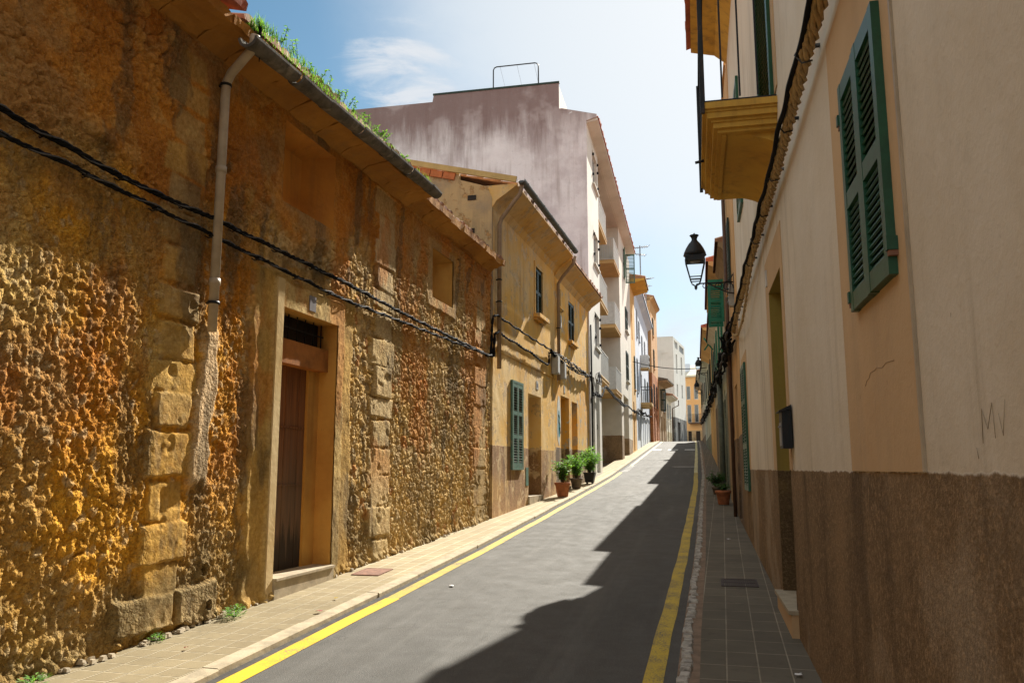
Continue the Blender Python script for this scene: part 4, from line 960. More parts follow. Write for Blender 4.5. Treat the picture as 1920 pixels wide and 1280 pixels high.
# ------------------------------------------------------------------ four-storey white flats (left)
WB = House('apartment_building', 'tall white block of flats with stacked balconies and a weathered grey gable wall', 'flats', 'L', 26.58, 46.3, -3.70, -4.03)
u, zz = WB.u, WB.z
mb = MB(); wins = [(28.15, 29.55, 11.75, 13.0), (28.15, 29.55, 8.8, 10.02), (28.15, 29.55, 5.8, 7.05)]
gd = [(26.85, 27.75, 1.35, 4.65), (28.2, 29.25, 1.45, 4.70)]
holed_box(mb, 0, u(29.9), -.04, 9, -.6, zz(13.35), [WB.uz(*w) + (.14,) for w in wins + gd])
holed_box(mb, u(29.9), u(39.2), 1.75, 9, -.6, zz(13.35), [WB.uz(*w) + (.12,) for w in [(30.4, 32.2, 4.95, 7.0), (30.4, 32.2, 7.95, 10.0), (30.4, 32.2, 10.9, 12.9), (36.8, 38.6, 4.95, 7.0), (36.8, 38.6, 7.95, 10.0), (36.8, 38.6, 10.9, 12.9)]])
mb.build('wall', M_WHITE2, WB.e)
mb = MB(); bw = [(42.2, 43.2, 11.4, 13.0), (42.4, 43.9, 8.75, 10.0), (42.4, 43.9, 6.1, 7.65)]
holed_box(mb, u(39.2), WB.L, 0, 9, -.6, zz(13.35), [WB.uz(*w) + (.14,) for w in bw] + [WB.uz(40.4, 43.6, 2.1, 5.2) + (.9,)]); mb.build('wall', M_WHITE, WB.e)
for w in wins:
    f = window(WB, *w, .10, 4, 2, M_FRAME, fw=.045); sill(WB, w[0], w[1], w[2], .12, .06, M_WHITE2)
    for (yy, kz) in ((w[0] - .02, .25), (w[0] - .02, .85), (w[1] + .05, .2), (w[1] + .05, .7), (w[1] + .05, .95)):
        hb = MB(); uu = u(yy); hz = zz(w[2] + (w[3] - w[2]) * kz); hb.box(uu - .02, uu + .02, -.11, -.035, hz - .045, hz + .045); hb.build('hinge', M_IRON, f)
for w in gd: door(WB, *w, .12, M_GREYSH, 4)
for (yy) in ((30.4, 32.2), (36.8, 38.6)):
    for zf in (4.95, 7.95, 10.9):
        a, b, c, d = WB.uz(yy[0], yy[1], zf, zf + 2.0); m2 = MB(); m2.box(a, b, 1.80, 1.85, c, d); m2.build('balcony_door', M_DGREEN if yy[0] < 31 else M_GLASS, WB.e)
for w in bw[1:]: shutters(WB, *w, M_DGREEN, v=-.02, nsl=18); sill(WB, w[0], w[1], w[2], .12, .06, M_WHITE2)
window(WB, *bw[0], .12); shutters(WB, *bw[0], M_GREEN2, ang=(170, 95), v=-.02, nsl=18)
m2 = MB(); a, b, c, d = WB.uz(40.4, 43.6, 2.1, 5.2); m2.box(a, b, .84, .88, c, d); m2.build('garage_door', M_WHITE2, WB.e)
def balcony(Y0, Y1, z, far):
    a, b = u(Y0), u(Y1); m1 = MB(); m1.box(a + .002, b - .002, -.03, 1.74, zz(z) - .16, zz(z)); m1.box(a + .002, b - .002, -.05, 1.74, zz(z) - .05, zz(z) - .001); s_ = m1.build('balcony_slab', M_SLAB, WB.e)
    r = MB(); z0, z1 = zz(z) + .02, zz(z) + .98; fr_ = .012
    r.box(a, b, -.02, .02, z1, z1 + .035); r.box(a, b, -.02, .02, z0, z0 + .03)
    for k in range(int((b - a) / .09) + 1): x = a + .01 + k * (b - a - .02) / int((b - a) / .09); r.box(x - .008, x + .008, -.012, .012, z0, z1)
    r.box(a + .02, b - .02, .012, .018, z0 + .03, z1)
    for x in ((a,) if far else (b,)):
        r.box(x - .02, x + .02, .02, 1.74, z1, z1 + .035); r.box(x - .02, x + .02, .02, 1.74, z0, z0 + .03)
        for k in range(16): v = .06 + k * .11; r.box(x - .010, x + .010, v - .010, v + .010, z0 + .03, z1)
        if z > 6: r.box(x - .004, x + .004, .8 if z > 10 else .02, 1.74, z0 + .03, z1)
        else: r.box(x - .004, x + .004, .02, 1.74, z0 + .03, z1)
    r.build('railing', M_FRAME, s_)
for z in (5.06, 8.0, 10.98): balcony(29.92, 33.0, z - .05, False); balcony(36.3, 39.18, z, True)
m1 = MB(); m1.prism([(-.04, zz(13.35)), (-.42, zz(13.42)), (-.42, zz(13.50)), (.3, zz(13.50)), (.3, zz(13.35))], 0, u(45.0), 0); fixn(m1.build('eave', M_WHITE2, WB.e))
m1 = MB(); m1.box(u(29.9), u(39.2), .0, 1.8, zz(13.33), zz(13.48)); m1.build('recess_ceiling', M_WHITE2, WB.e)
tiles(WB, 26.58, 45.0, -.46, 13.52, 3.4, .30, M_REDTILE, pitch=.22, seed=14, courses=.5)
gable(WB, [(-.04, -1), (-.04, 13.40), (-.40, 13.50), (-.40, 13.60), (.80, 13.92), (.90, 13.92), (.90, 14.86), (5.45, 14.90), (5.5, 14.62), (11, 14.62), (11, -1)], M_LAV, -.07, -.002)
m1 = MB(); m1.box(-.001, 3.2, .92, 5.4, zz(13.3), zz(14.84)); m1.build('roof_block', M_WHITE2, WB.e)
m1 = MB(); m1.box(-.09, 0.02, .88, 5.48, zz(14.865), zz(14.93)); m1.build('coping', M_DGREEN, WB.e)
m1 = MB(); va, vb_, zb, zt = 1.66, 3.30, zz(14.9), zz(15.82); rd = .12
m1.tube([(.15, va, zb), (.15, va, zt - rd), (.15, va + rd * .3, zt - rd * .3), (.15, va + rd, zt), (.15, vb_ - rd, zt), (.15, vb_ - rd * .3, zt - rd * .3), (.15, vb_, zt - rd), (.15, vb_, zb)], .022, 8); m1.build('washing_frame', M_IRON, WB.e)
for k in range(3):
    m1 = MB(); v = va + .15 + k * .62; m1.tube([(.15, v, zt - .02), (1.9, v - .1, zt - 1.5 + .2)], .004, 4); m1.build('washing_line', M_STEEL, WB.e)
pipe(WB, [(.06, -.08, zz(1.2)), (.06, -.08, zz(6.3))], .03, M_IRON)

# ------------------------------------------------------------------ further along on the left
N1 = house('narrow_house', 'narrow orange house with a deep carved eave, between white flats and pale blue house', 'L', 46.35, 49.9, 12.3, M_YEL,
      [(47.2, 47.9, 9.0, 10.6, 'niche'), (47.3, 48.1, 2.6, 5.4, 'door', M_DARK), (48.5, 49.2, 6.2, 8.2, 'shut', M_DGREEN)], eave=(.85, .2), soffit=M_CARVED)
N2 = house('pale_blue_house', 'pale blue four-storey house with an iron balcony and a rooftop aerial', 'L', 49.95, 65.9, 12.7, M_BLUEW,
      [(51.5, 52.3, 9.9, 11.6, 'shut', M_GREYSH), (53.6, 54.4, 9.9, 11.2, 'shut', M_GREYSH), (56.6, 57.4, 9.3, 10.7, 'shut', M_GREYSH), (60, 60.8, 9.4, 10.8, 'shut', M_GREYSH),
       (51.0, 51.9, 6.3, 8.4, 'shut', M_GREYSH), (54.6, 56.4, 5.9, 7.9, 'door', M_DARK), (59.2, 60.2, 6.3, 8.0, 'shut', M_GREYSH), (62.6, 63.6, 6.4, 8.1, 'shut', M_DGREEN),
       (50.9, 51.9, 3.3, 5.2, 'door', M_DARK), (53.4, 54.2, 2.9, 5.0, 'door', M_BROWNPIPE), (56.5, 57.2, 3.1, 5.1, 'door', M_FRAME), (58.6, 59.4, 3.3, 5.2, 'door', M_DGREEN), (61.2, 62.1, 3.4, 5.3, 'door', M_FRAME), (63.6, 64.4, 3.5, 5.3, 'door', M_DARK)], eave=(.35, .2), roofmat=M_BLUEW, soffit=M_BLUEW)
m1 = MB(); m1.box(.5, 6, .9, 5, N2.z(12.7), N2.z(14.5)); m1.build('roof_room', M_WHITE2, N2.e)
a, b = N2.u(54.4), N2.u(56.6); m1 = MB(); m1.box(a, b, -.72, 0, N2.z(5.72), N2.z(5.88)); m1.box(a + .08, b - .08, -.6, 0, N2.z(5.6), N2.z(5.719)); s_ = m1.build('balcony_slab', M_SLAB, N2.e)
m1 = MB()
for k in range(17): x = a + .02 + k * (b - a - .04) / 16; m1.box(x - .01, x + .01, -.70, -.68, N2.z(5.88), N2.z(6.9))
for x in (a + .02, b - .02):
    for k in range(6): v = -.58 + k * .1; m1.box(x - .01, x + .01, v - .01, v + .01, N2.z(5.88), N2.z(6.9))
    m1.box(x - .015, x + .015, -.68, 0, N2.z(6.9), N2.z(6.94))
m1.box(a, b, -.71, -.68, N2.z(6.9), N2.z(6.94)); m1.build('railing', M_IRON, s_)
def aerial(h, Y, v, z0, hh, seed, label):
    rr = random.Random(seed); x = wx(LP, Y) - v; t = empty('roof_aerial', (x, Y, z0), rr.uniform(0, 1.5), label, 'aerial', 'roof aerials')
    m = MB(); m.tube([(0, 0, 0), (0, 0, hh)], .04, 6); m.build('mast', M_STEEL, t)
    for (zc, L, n, tl) in ((hh - .12, 1.1, 8, .3), (hh - .6, .7, 5, -.1)):
        m = MB(); m.tube([(-L / 2, 0, zc - tl * .3), (L / 2, 0, zc + tl * .3)], .028, 5)
        for k in range(n): q = -L / 2 + L * k / (n - 1); zq = zc + tl * .6 * q / L; m.tube([(q, -.20 - .02 * k, zq), (q, .20 + .02 * k, zq)], .02, 4)
        m.build('antenna_array', M_STEEL, t)
    return t
aerial(N2, 52, -.32, 12.74, 3.1, 3, 'taller roof aerial nearest the white flats')
aerial(N2, 58, -.32, 12.74, 2.4, 5, 'shorter roof aerial further down the pale blue roof')
N3 = house('tall_orange_house', 'tall plain orange house with a red-brown ground floor, past the pale blue house', 'L', 66, 72, 15.3, M_TAN,
      [(67.4, 68.3, 12.4, 13.9, 'shut', M_DGREEN), (67.6, 68.5, 9.7, 11.3, 'shut', M_DGREEN), (67.2, 68, 6.5, 8.4, 'shut', M_DARK), (69.6, 70.4, 6.5, 8.4, 'shut', M_DARK), (67.0, 67.9, 3.7, 6.0, 'door', M_DARK), (69.5, 70.3, 3.8, 6.0, 'door', M_FRAME)], x0=-4.12, x1=-3.98, eave=(.25, .15))
N4 = house('low_brown_house', 'low brown house with a dark eave and dark green open shutters', 'L', 72.05, 77, 9.1, M_BROWN,
      [(73, 73.9, 6.6, 8.5, 'shutopen', M_DGREEN, .16, (95, 60)), (75.2, 76, 6.6, 8.4, 'shut', M_GREYSH), (73.2, 74, 3.8, 6.1, 'door', M_FRAME), (75.2, 76, 3.8, 6.1, 'door', M_FRAME)], x0=-3.95, x1=-3.62, eave=(.75, .2), roofmat=M_GUTC)
N5 = house('low_pale_house', 'low pale house with a bent gutter pipe at the far left corner of the street', 'L', 77.05, 82, 8.2, M_PALEF,
      [(78, 78.8, 6.2, 7.6, 'shut', M_GREYSH), (80.2, 81, 6.2, 7.6, 'shut', M_GREYSH), (78.2, 79, 3.8, 5.9, 'door', M_DARK), (80.1, 80.9, 3.8, 5.9, 'door', M_FRAME)], x0=-3.60, x1=-3.32, eave=(.6, .2))
pipe(N5, [(N5.L - .1, -.72, N5.z(8.2)), (N5.L - .1, -.72, N5.z(7.7)), (N5.L - .1, -.1, N5.z(7.4)), (N5.L - .1, -.1, N5.z(4.2))], .05, M_BROWNPIPE)
# modern white building closing the street, its corner turned towards us
def slab_house(name, label, cat, p0, p1, base, ztop, mat, ops, depth, **k):
    h = House.__new__(House); h.A, h.B = Vector(p0), Vector(p1); h.side = 'F'; h.L = (h.B - h.A).length; h.base = base; h.d = (h.B - h.A).normalized()
    h.e = empty(name, (h.A.x, h.A.y, base), atan2(h.d.y, h.d.x), label, cat); mb = MB()
    holed_box(mb, 0, h.L, 0, depth, -.2, ztop - base, [(o[0], o[1], o[2] - base, o[3] - base, .15) for o in ops]); mb.build('wall', mat, h.e)
    for o in ops:
        a, b, c, d = o[0], o[1], o[2] - base, o[3] - base
        if o[4] == 'door': m = MB(); m.box(a, b, .08, .12, c, d); m.build('door', o[5], h.e)
        else:
            m = MB(); fw = .06; m.box(a, a + fw, .07, .12, c, d); m.box(b - fw, b, .07, .12, c, d); m.box(a + fw, b - fw, .07, .12, c, c + fw); m.box(a + fw, b - fw, .07, .12, d - fw, d)
            if b - a > 1: q = (a + b) / 2; m.box(q - .05, q + .05, .075, .115, c + fw, d - fw)
            f = m.build('window', M_FRAME, h.e); m = MB(); m.box(a + .03, b - .03, .09, .10, c + .03, d - .03); m.build('glass', M_GLASS, f)
    return h
F1 = slab_house('modern_white_building', 'modern flat-roofed white building with a charcoal ground floor closing the street', 'building', (-9.0, 84.4), (-3.05, 84), 3.6, 14.9, M_FARW,
      [(4.75, 5.55, 11.6, 13.2, 'w'), (3.4, 4.2, 11.6, 13.2, 'w'), (5.0, 5.6, 8.6, 9.6, 'w')], 7)
h2 = MB()
F1b = MB(); p0 = Vector((-3.05, 84.0)); p1 = Vector((-2.12, 92)); 
# right-hand face of the same building, built in the frame of the first
dv = (p1 - p0); Lr = dv.length
e2 = bpy.data.objects.new('side_wing', None); COL.objects.link(e2); e2.parent = F1.e; e2.location = (F1.L + .004, .0, 0); e2.rotation_euler = (0, 0, atan2(dv.y, dv.x) - atan2(F1.d.y, F1.d.x))
ops = [(1.6, 2.5, 11.3, 13.3, 'w'), (5.0, 5.9, 11.5, 13.4, 'w'), (1.6, 2.5, 8.9, 10.2, 'w'), (5.0, 5.9, 9.0, 10.4, 'w'), (.6, 3.0, 13.9, 14.6, 'w'), (4.2, 7.4, 13.9, 14.6, 'w'), (1.5, 3.4, 3.7, 6.3, 'd')]
mb = MB(); holed_box(mb, 0, Lr, 0, 4, -.2, 14.88 - 3.6, [(o[0], o[1], o[2] - 3.6, o[3] - 3.6, .18) for o in ops]); mb.build('wall', M_FARW, e2)
for o in ops:
    m = MB(); m.box(o[0], o[1], .12, .15, o[2] - 3.6, o[3] - 3.6); m.build('window' if o[4] == 'w' else 'door', M_GREYSH if o[4] == 'w' else M_DARK, e2)
F2 = slab_house('far_orange_house', 'sunlit orange house with a long balcony at the very end of the street', 'house', (-3.4, 99), (.6, 98.2), 3.6, 12.3, M_FARO,
      [(1.2, 1.7, 9.6, 11.2, 'w'), (2.1, 2.6, 9.6, 11.2, 'w'), (3.0, 3.5, 9.6, 11.0, 'w'), (1.25, 1.75, 6.9, 9.0, 'w'), (2.1, 2.6, 6.9, 9.0, 'w'), (2.9, 3.4, 6.9, 9.0, 'w'), (1.3, 1.7, 3.7, 5.9, 'door', M_DARK), (2.2, 2.7, 3.7, 5.9, 'door', M_DARK), (3.0, 3.4, 3.7, 5.9, 'door', M_FRAME)], 8)
m1 = MB(); m1.box(1.5, 3.9, -.7, 0, 6.75 - 3.6, 6.88 - 3.6); s_ = m1.build('balcony_slab', M_BROWNPIPE, F2.e)
m1 = MB(); m1.box(1.5, 3.9, -.68, -.66, 7.8 - 3.6, 7.84 - 3.6)
for k in range(25): x = 1.52 + k * .097; m1.box(x - .01, x + .01, -.68, -.66, 6.88 - 3.6, 7.8 - 3.6)
m1.build('railing', M_IRON, s_)
m1 = MB(); m1.prism([(-.5, 12.25 - 3.6), (-.5, 12.45 - 3.6), (4.5, 14.2 - 3.6), (4.5, 12.25 - 3.6)], -.3, F2.L + .3, 0); fixn(m1.build('roof', M_PALEF, F2.e))
m1 = MB(); m1.box(.9, 1.4, 1.2, 1.7, 9.2, 10.4); m1.build('chimney', M_BLUEW, F2.e)
# ================================================================== RIGHT: cream house
M_OLIVE = stucco('olive_yellow_reveal', (.34, .24, .055), (.28, .19, .045), (.16, .11, .04), .5, dado=1.585, dadoc=(.12, .075, .035), grain=.3)
CR = House('cream_house', 'cream house with peach window bands, brown rough dado and a carved stone balcony', 'house', 'R', -8, 14.4, .838, .553)
mb = MB(); opsC = [(7.03, 8.12, .40, 3.27, .16), (3.13, 3.84, 2.31, 3.33, .12), (12.22, 13.15, 1.30, 3.10, .12), (6.75, 7.85, 4.62, 7.0, .10), (11.2, 12.1, 5.2, 7.0, .1)]
holed_box(mb, 0, CR.L, 0, 8, -.9, CR.z(8.75), [CR.uz(*o[:4]) + (o[4],) for o in opsC]); mb.build('wall', M_CREAM, CR.e)
def band(h, Y0, Y1, z0, z1, t, mat, hole=None, name='painted_band'):
    a, b, c, d = h.uz(Y0, Y1, z0, z1); m = MB()
    if not hole: m.box(a, b, -t, -.0005, c, d)
    else:
        e, f, p, q = h.uz(*hole)
        m.box(a, e, -t, -.0005, c, d); m.box(f, b, -t, -.0005, c, d)
        if d > q: m.box(e, f, -t, -.0005, q, d)
        if p > c: m.box(e, f, -t, -.0005, c, p)
    return m.build(name, mat, h.e)
band(CR, 2.98, 4.27, 1.588, 3.78, .007, M_PEACH, (3.13, 3.84, 2.31, 3.33))
m = MB(); a, b, c, d = CR.uz(2.955, 2.977, 1.588, 3.80); m.box(a, b, -.010, -.0005, c, d); m.build('dirty_joint', M_PVC, CR.e)
band(CR, 6.86, 8.42, 1.588, 3.62, .006, M_PEACH, (7.03, 8.12, .40, 3.27))
band(CR, 12.02, 13.35, 1.588, 3.28, .006, M_PEACH, (12.22, 13.15, 1.30, 3.10))
band(CR, 13.75, 14.39, 1.588, 8.6, .012, M_TAN2)
band(CR, 6.55, 8.05, 4.66, 7.2, .010, M_PEACH, (6.75, 7.85, 4.62, 7.0))
def dshut(Y0, Y1, z0, z1, n, dg=.02, mat=None, ang=(0, 0), mid=(.55,), tilt=45):
    o = MB(); a, b, c, d = CR.uz(Y0, Y1, z0, z1); o.box(a, b, .08, .115, c, d); o.build('window', M_DARK, CR.e)  # dark sheet behind the shutters, its colour stands for shade between slats
    shutters(CR, Y0 - .02, Y1 + .02, z0 - .02, z1 + .02, mat or M_GREEN, ang, v=-.021, nsl=n, mid=mid, fw=.055, tilt=tilt)
dshut(3.13, 3.84, 2.31, 3.33, 24, ang=(0, .6), mid=(.47,), tilt=60); dshut(12.22, 13.15, 1.30, 3.10, 38, mid=(.35, .7)); dshut(6.75, 7.85, 4.62, 7.0, 54, ang=(4, 6), tilt=64); dshut(11.2, 12.1, 5.2, 7.0, 40)
for (Y, z) in ((3.88, 3.20), (3.88, 2.36), (3.10, 2.40)):
    m = MB(); uu = CR.u(Y); m.box(uu - .016, uu + .016, -.046, -.007, CR.z(z) - .025, CR.z(z) + .025); o = m.build('shutter_hinge', M_GREEN, CR.e)
    m = MB(); m.box(uu - .012, uu + .012, -.040, -.007, CR.z(z) - .045, CR.z(z) - .026); m.build('hinge_pin', M_RUST, o)
door(CR, 7.03, 8.12, .52, 3.27, .16, M_DGREEN, 4, handle=False)
m = MB(); a, b, c, d = CR.uz(6.98, 8.16, .2, .50); m.box(a, b, -.055, .16, c, d - .03); o = m.build('door_step', M_PEACH, CR.e); m = MB(); m.box(a - .01, b + .01, -.075, .16, d - .03, d); m.build('step_slab', M_MARBLE, o)
m = MB(); a, b, c, d = CR.uz(7.03, 8.12, .40, 3.27); t = .004; m.box(a, a + t, -.004, .108, c + .1, d); m.box(b - t, b, -.004, .108, c + .1, d); m.box(a, b, -.004, .108, d - t, d); m.build('door_reveal', M_OLIVE, CR.e)
m = MB(); a, b, c, d = CR.uz(8.20, 8.26, 3.36, 3.52); m.box(a, b, -.02, -.006, c, d); m.build('door_plate', M_FRAME, CR.e)
tiles(CR, -8, 14.0, -.68, 8.98, 6, .27, M_REDTILE, seed=31, pitch=.22)
m = MB(); m.prism([(0, CR.z(8.62)), (-.20, CR.z(8.80)), (-.60, CR.z(8.90)), (-.60, CR.z(8.97)), (.2, CR.z(8.97)), (.2, CR.z(8.62))], CR.u(14.0), CR.L, 0); fixn(m.build('eave', M_CARVED, CR.e))
# carved balcony
y0, y1 = 6.60, 8.62; a, b = CR.u(y1), CR.u(y0); top = CR.z(4.59)
m = MB()
for (i_, zt, zb) in ((0, 0, .055), (.022, .055, .075), (.035, .075, .125), (.07, .125, .150), (.085, .150, .195), (.12, .195, .225)): m.box(a + i_, b - i_, -.595 + i_, .02, top - zb, top - zt)
sl_ = m.build('balcony_slab', M_CARVED, CR.e)
CV = .15; m = MB(); n = 14; vs = []; fs = []; A_, B_ = a + .19, b - .19
for i in range(n + 1):
    t = i / n; v = -.40 + .42 * t; z = top - .222 - CV * (1 - sqrt(max(0, 1 - t * t))) ** .85
    vs += [(A_, v, z), (B_, v, z)]
for i in range(n): q = 2 * i; fs.append((q, q + 1, q + 3, q + 2))
vs2 = [(A_, .02, top - .2), (B_, .02, top - .2)]; o0 = len(vs)
m.add(vs, fs, True)
for x in (A_, B_): ring = [(x, -.40 + .42 * i / n, top - .222 - CV * (1 - sqrt(max(0, 1 - (i / n) ** 2))) ** .85) for i in range(n + 1)] + [(x, .02, top - .2), (x, -.40, top - .2)]; m.add(ring, [tuple(range(len(ring)))])
fixn(m.build('balcony_corbel', M_CARVED, CR.e))
m = MB(); m.box(a + .16, b - .16, -.44, -.405, top - .243, top - .224); m.build('corbel_moulding', M_CARVED, sl_)
m = MB(); r_ = .0075; zt = top + 1.06; v0 = -.575
m.box(a + .01, b - .01, v0 - .008, v0 + .008, top - .001, top + .014); m.box(a + .01, b - .01, v0 - .02, v0 + .02, zt, zt + .02)
for x in (b - .01,): m.box(x - .008, x + .008, v0, -.005, top - .001, top + .014); m.box(x - .02, x + .02, v0, -.005, zt, zt + .02)
nb = int((b - a) / .125)
for k in range(1, nb): x = a + .01 + k * (b - a - .02) / nb; m.box(x - r_, x + r_, v0 - r_, v0 + r_, top + .035, zt)
for x in (b - .01, a + .01):
    for k in (range(1, 4) if x > b - .1 else ()): v = v0 + k * .142; m.box(x - r_, x + r_, v - r_, v + r_, top + .035, zt)
    m.box(x - .018, x + .018, v0 - .035, v0 - .001, top - .09, zt + .04)
m.build('railing', M_IRON, CR.e)
m = MB(); m.tube([(CR.u(7.4), -.58, top - .20), (CR.u(7.4), -.66, top - .215)], .014, 8); m.build('drain_spout', M_IRON, sl_)
# scratched letters on the render
m = MB()
def scr(pts, r): m.tube([(CR.u(Y), -.0035, CR.z(z)) for Y, z in pts], r, 4)
scr([(2.385, 1.665), (2.375, 1.755), (2.34, 1.70), (2.295, 1.765), (2.29, 1.675)], .0009); scr([(2.255, 1.735), (2.235, 1.68), (2.205, 1.765)], .0009); scr([(2.43, 1.625), (2.44, 1.655)], .0011)
m.build('scratched_letters', M_PVC, CR.e)
m = MB(); rr = random.Random(3)
pts = [(3.82, 1.955), (3.78, 1.975), (3.73, 1.98), (3.70, 2.00), (3.62, 1.998), (3.57, 2.008), (3.48, 1.995), (3.40, 2.004), (3.27, 1.998)]
m.tube([(CR.u(Y), -.0078, CR.z(z + rr.uniform(-.002, .002))) for Y, z in pts], .0009, 4); m.build('render_crack', M_COPPER, CR.e)


# mailbox beside the green door
mbx = empty('mailbox', (wx(RP, 6.84) - .002, 6.80, 1.755), CR.e.rotation_euler.z, 'small black metal mailbox hanging beside the dark green door on the right', 'mailbox')
m = MB(); m.box(-.11, .11, -.082, -.01, 0, .29); m.prism([(-.103, .279), (-.103, .290), (-.01, .335), (-.01, .30)], -.125, .125, 0); o = fixn(m.build('box', M_IRON, mbx))
m = MB(); m.box(-.08, .08, -.088, -.083, .02, .20); m.tube([(-.07, -.093, .17), (.07, -.093, .17)], .006, 6); m.build('flap', M_STEEL, mbx)

# ------------------------------------------------------------------ further houses on the right
r2 = house('tan_house', 'plain tan house front just past the cream house, under the first street lantern', 'R', 14.42, 17.2, 8.8, M_TAN2,
      [(15.0, 15.9, .7, 3.1, 'door', M_BROWNPIPE), (15.2, 15.9, 4.9, 6.2, 'shut', M_DGREEN)])
band(r2, 16.6, 17.15, 2.2, 8.0, .01, M_CREAM2)
r3 = house('brown_eaved_house', 'brown stained house with a dark eave above a bright green swung-out shutter', 'R', 17.22, 20.1, 6.25, M_BROWN,
      [(18.0, 18.9, .9, 3.2, 'door', M_DARK), (19.25, 19.95, 4.95, 5.95, 'shutopen', M_GREEN3, .12, (95, 88))], eave=(.16, .12), soffit=M_BROWN)
r4 = house('green_pole_house', 'pale green house front beyond the brown eave, with long green shutters', 'R', 20.12, 26.5, 6.55, M_GREENISH,
      [(21.4, 22.2, 4.5, 6.0, 'shut', M_GREEN3), (24.4, 25.2, 4.6, 6.1, 'shut', M_GREEN3), (21.4, 22.4, 1.1, 3.6, 'door', M_DGREEN), (24.9, 25.8, 1.3, 3.7, 'door', M_DARK)], eave=(.32, .15), roofmat=M_REDTILE, soffit=M_TAN2)
r5 = house('old_cream_house', 'old cream house hung with tangled cables, fourth beyond the cream corner house', 'R', 26.52, 34, 6.65, M_CREAM2,
      [(27.5, 28.4, 4.7, 6.1, 'shut', M_GREEN3), (30.4, 31.3, 4.8, 6.1, 'shut', M_GREEN), (32.6, 33.4, 4.9, 6.1, 'shut', M_DGREEN), (28.8, 29.7, 1.6, 3.9, 'door', M_GREEN2), (31.9, 32.8, 1.8, 4.0, 'door', M_DARK)], eave=(.22, .12))
r6 = house('yellow_gabled_house', 'yellow house with an overhanging gable roof behind the second lantern', 'R', 34.02, 44, 7.25, M_YEL,
      [(35.5, 36.3, 5.0, 6.6, 'shut', M_GREEN), (39.5, 40.3, 5.2, 6.7, 'shut', M_DGREEN), (42.2, 43, 5.3, 6.8, 'shut', M_DGREEN), (37.2, 38.1, 2.1, 4.3, 'door', M_GREEN2), (41, 41.9, 2.4, 4.5, 'door', M_FRAME)], eave=(.40, .14), soffit=M_YEL, roofmat=M_REDTILE)
m = MB(); m.obox((r6.L + .05, -.18, r6.z(6.6)), (Vector((0, .55, .8)).normalized(), (1, 0, 0), Vector((0, -.8, .55)).normalized()), (.30, .03, .03)); m.obox((r6.L + .05, -.18, r6.z(6.6)), (Vector((0, -.55, .8)).normalized(), (1, 0, 0), Vector((0, .8, .55)).normalized()), (.30, .03, .03)); m.build('crossed_braces', M_GREEN3, r6.e)
r7 = house('white_green_house', 'narrow pale house front with dark green shutters behind the third lantern', 'R', 44.02, 57, 7.5, M_GREENISH,
      [(45.5, 46.4, 5.5, 6.9, 'shut', M_DGREEN), (50, 50.9, 5.7, 7.0, 'shut', M_DGREEN), (54.2, 55, 5.8, 7.1, 'shut', M_DGREEN), (47.8, 48.6, 2.8, 4.9, 'door', M_DARK), (52, 52.9, 3, 5.1, 'door', M_DGREEN)], eave=(.30, .14))
r8 = house('last_cream_house', 'last cream house on the right, where the road tops the rise', 'R', 57.02, 70, 8.2, M_CREAM2,
      [(59, 59.9, 6.2, 7.7, 'shut', M_DGREEN), (63, 63.9, 6.3, 7.8, 'shut', M_DGREEN), (66.5, 67.4, 6.4, 7.8, 'shut', M_GREEN), (61, 61.9, 3.5, 5.7, 'door', M_DARK), (65, 65.9, 3.8, 5.9, 'door', M_DARK)], eave=(.4, .14))
pipe(r4, [(r4.u(24.0), -.07, r4.z(1.1)), (r4.u(24.0), -.07, r4.z(3.75))], .06, M_FRAME, 'cable_duct')
pipe(r4, [(r4.u(23.0), -.09, r4.z(1.1)), (r4.u(23.0), -.09, r4.z(4.2))], .075, M_GREYPOLE, 'cable_duct')
pipe(r2, [(r2.u(16.3), -.06, r2.z(.6)), (r2.u(16.3), -.06, r2.z(7.9))], .035, M_BROWNPIPE)

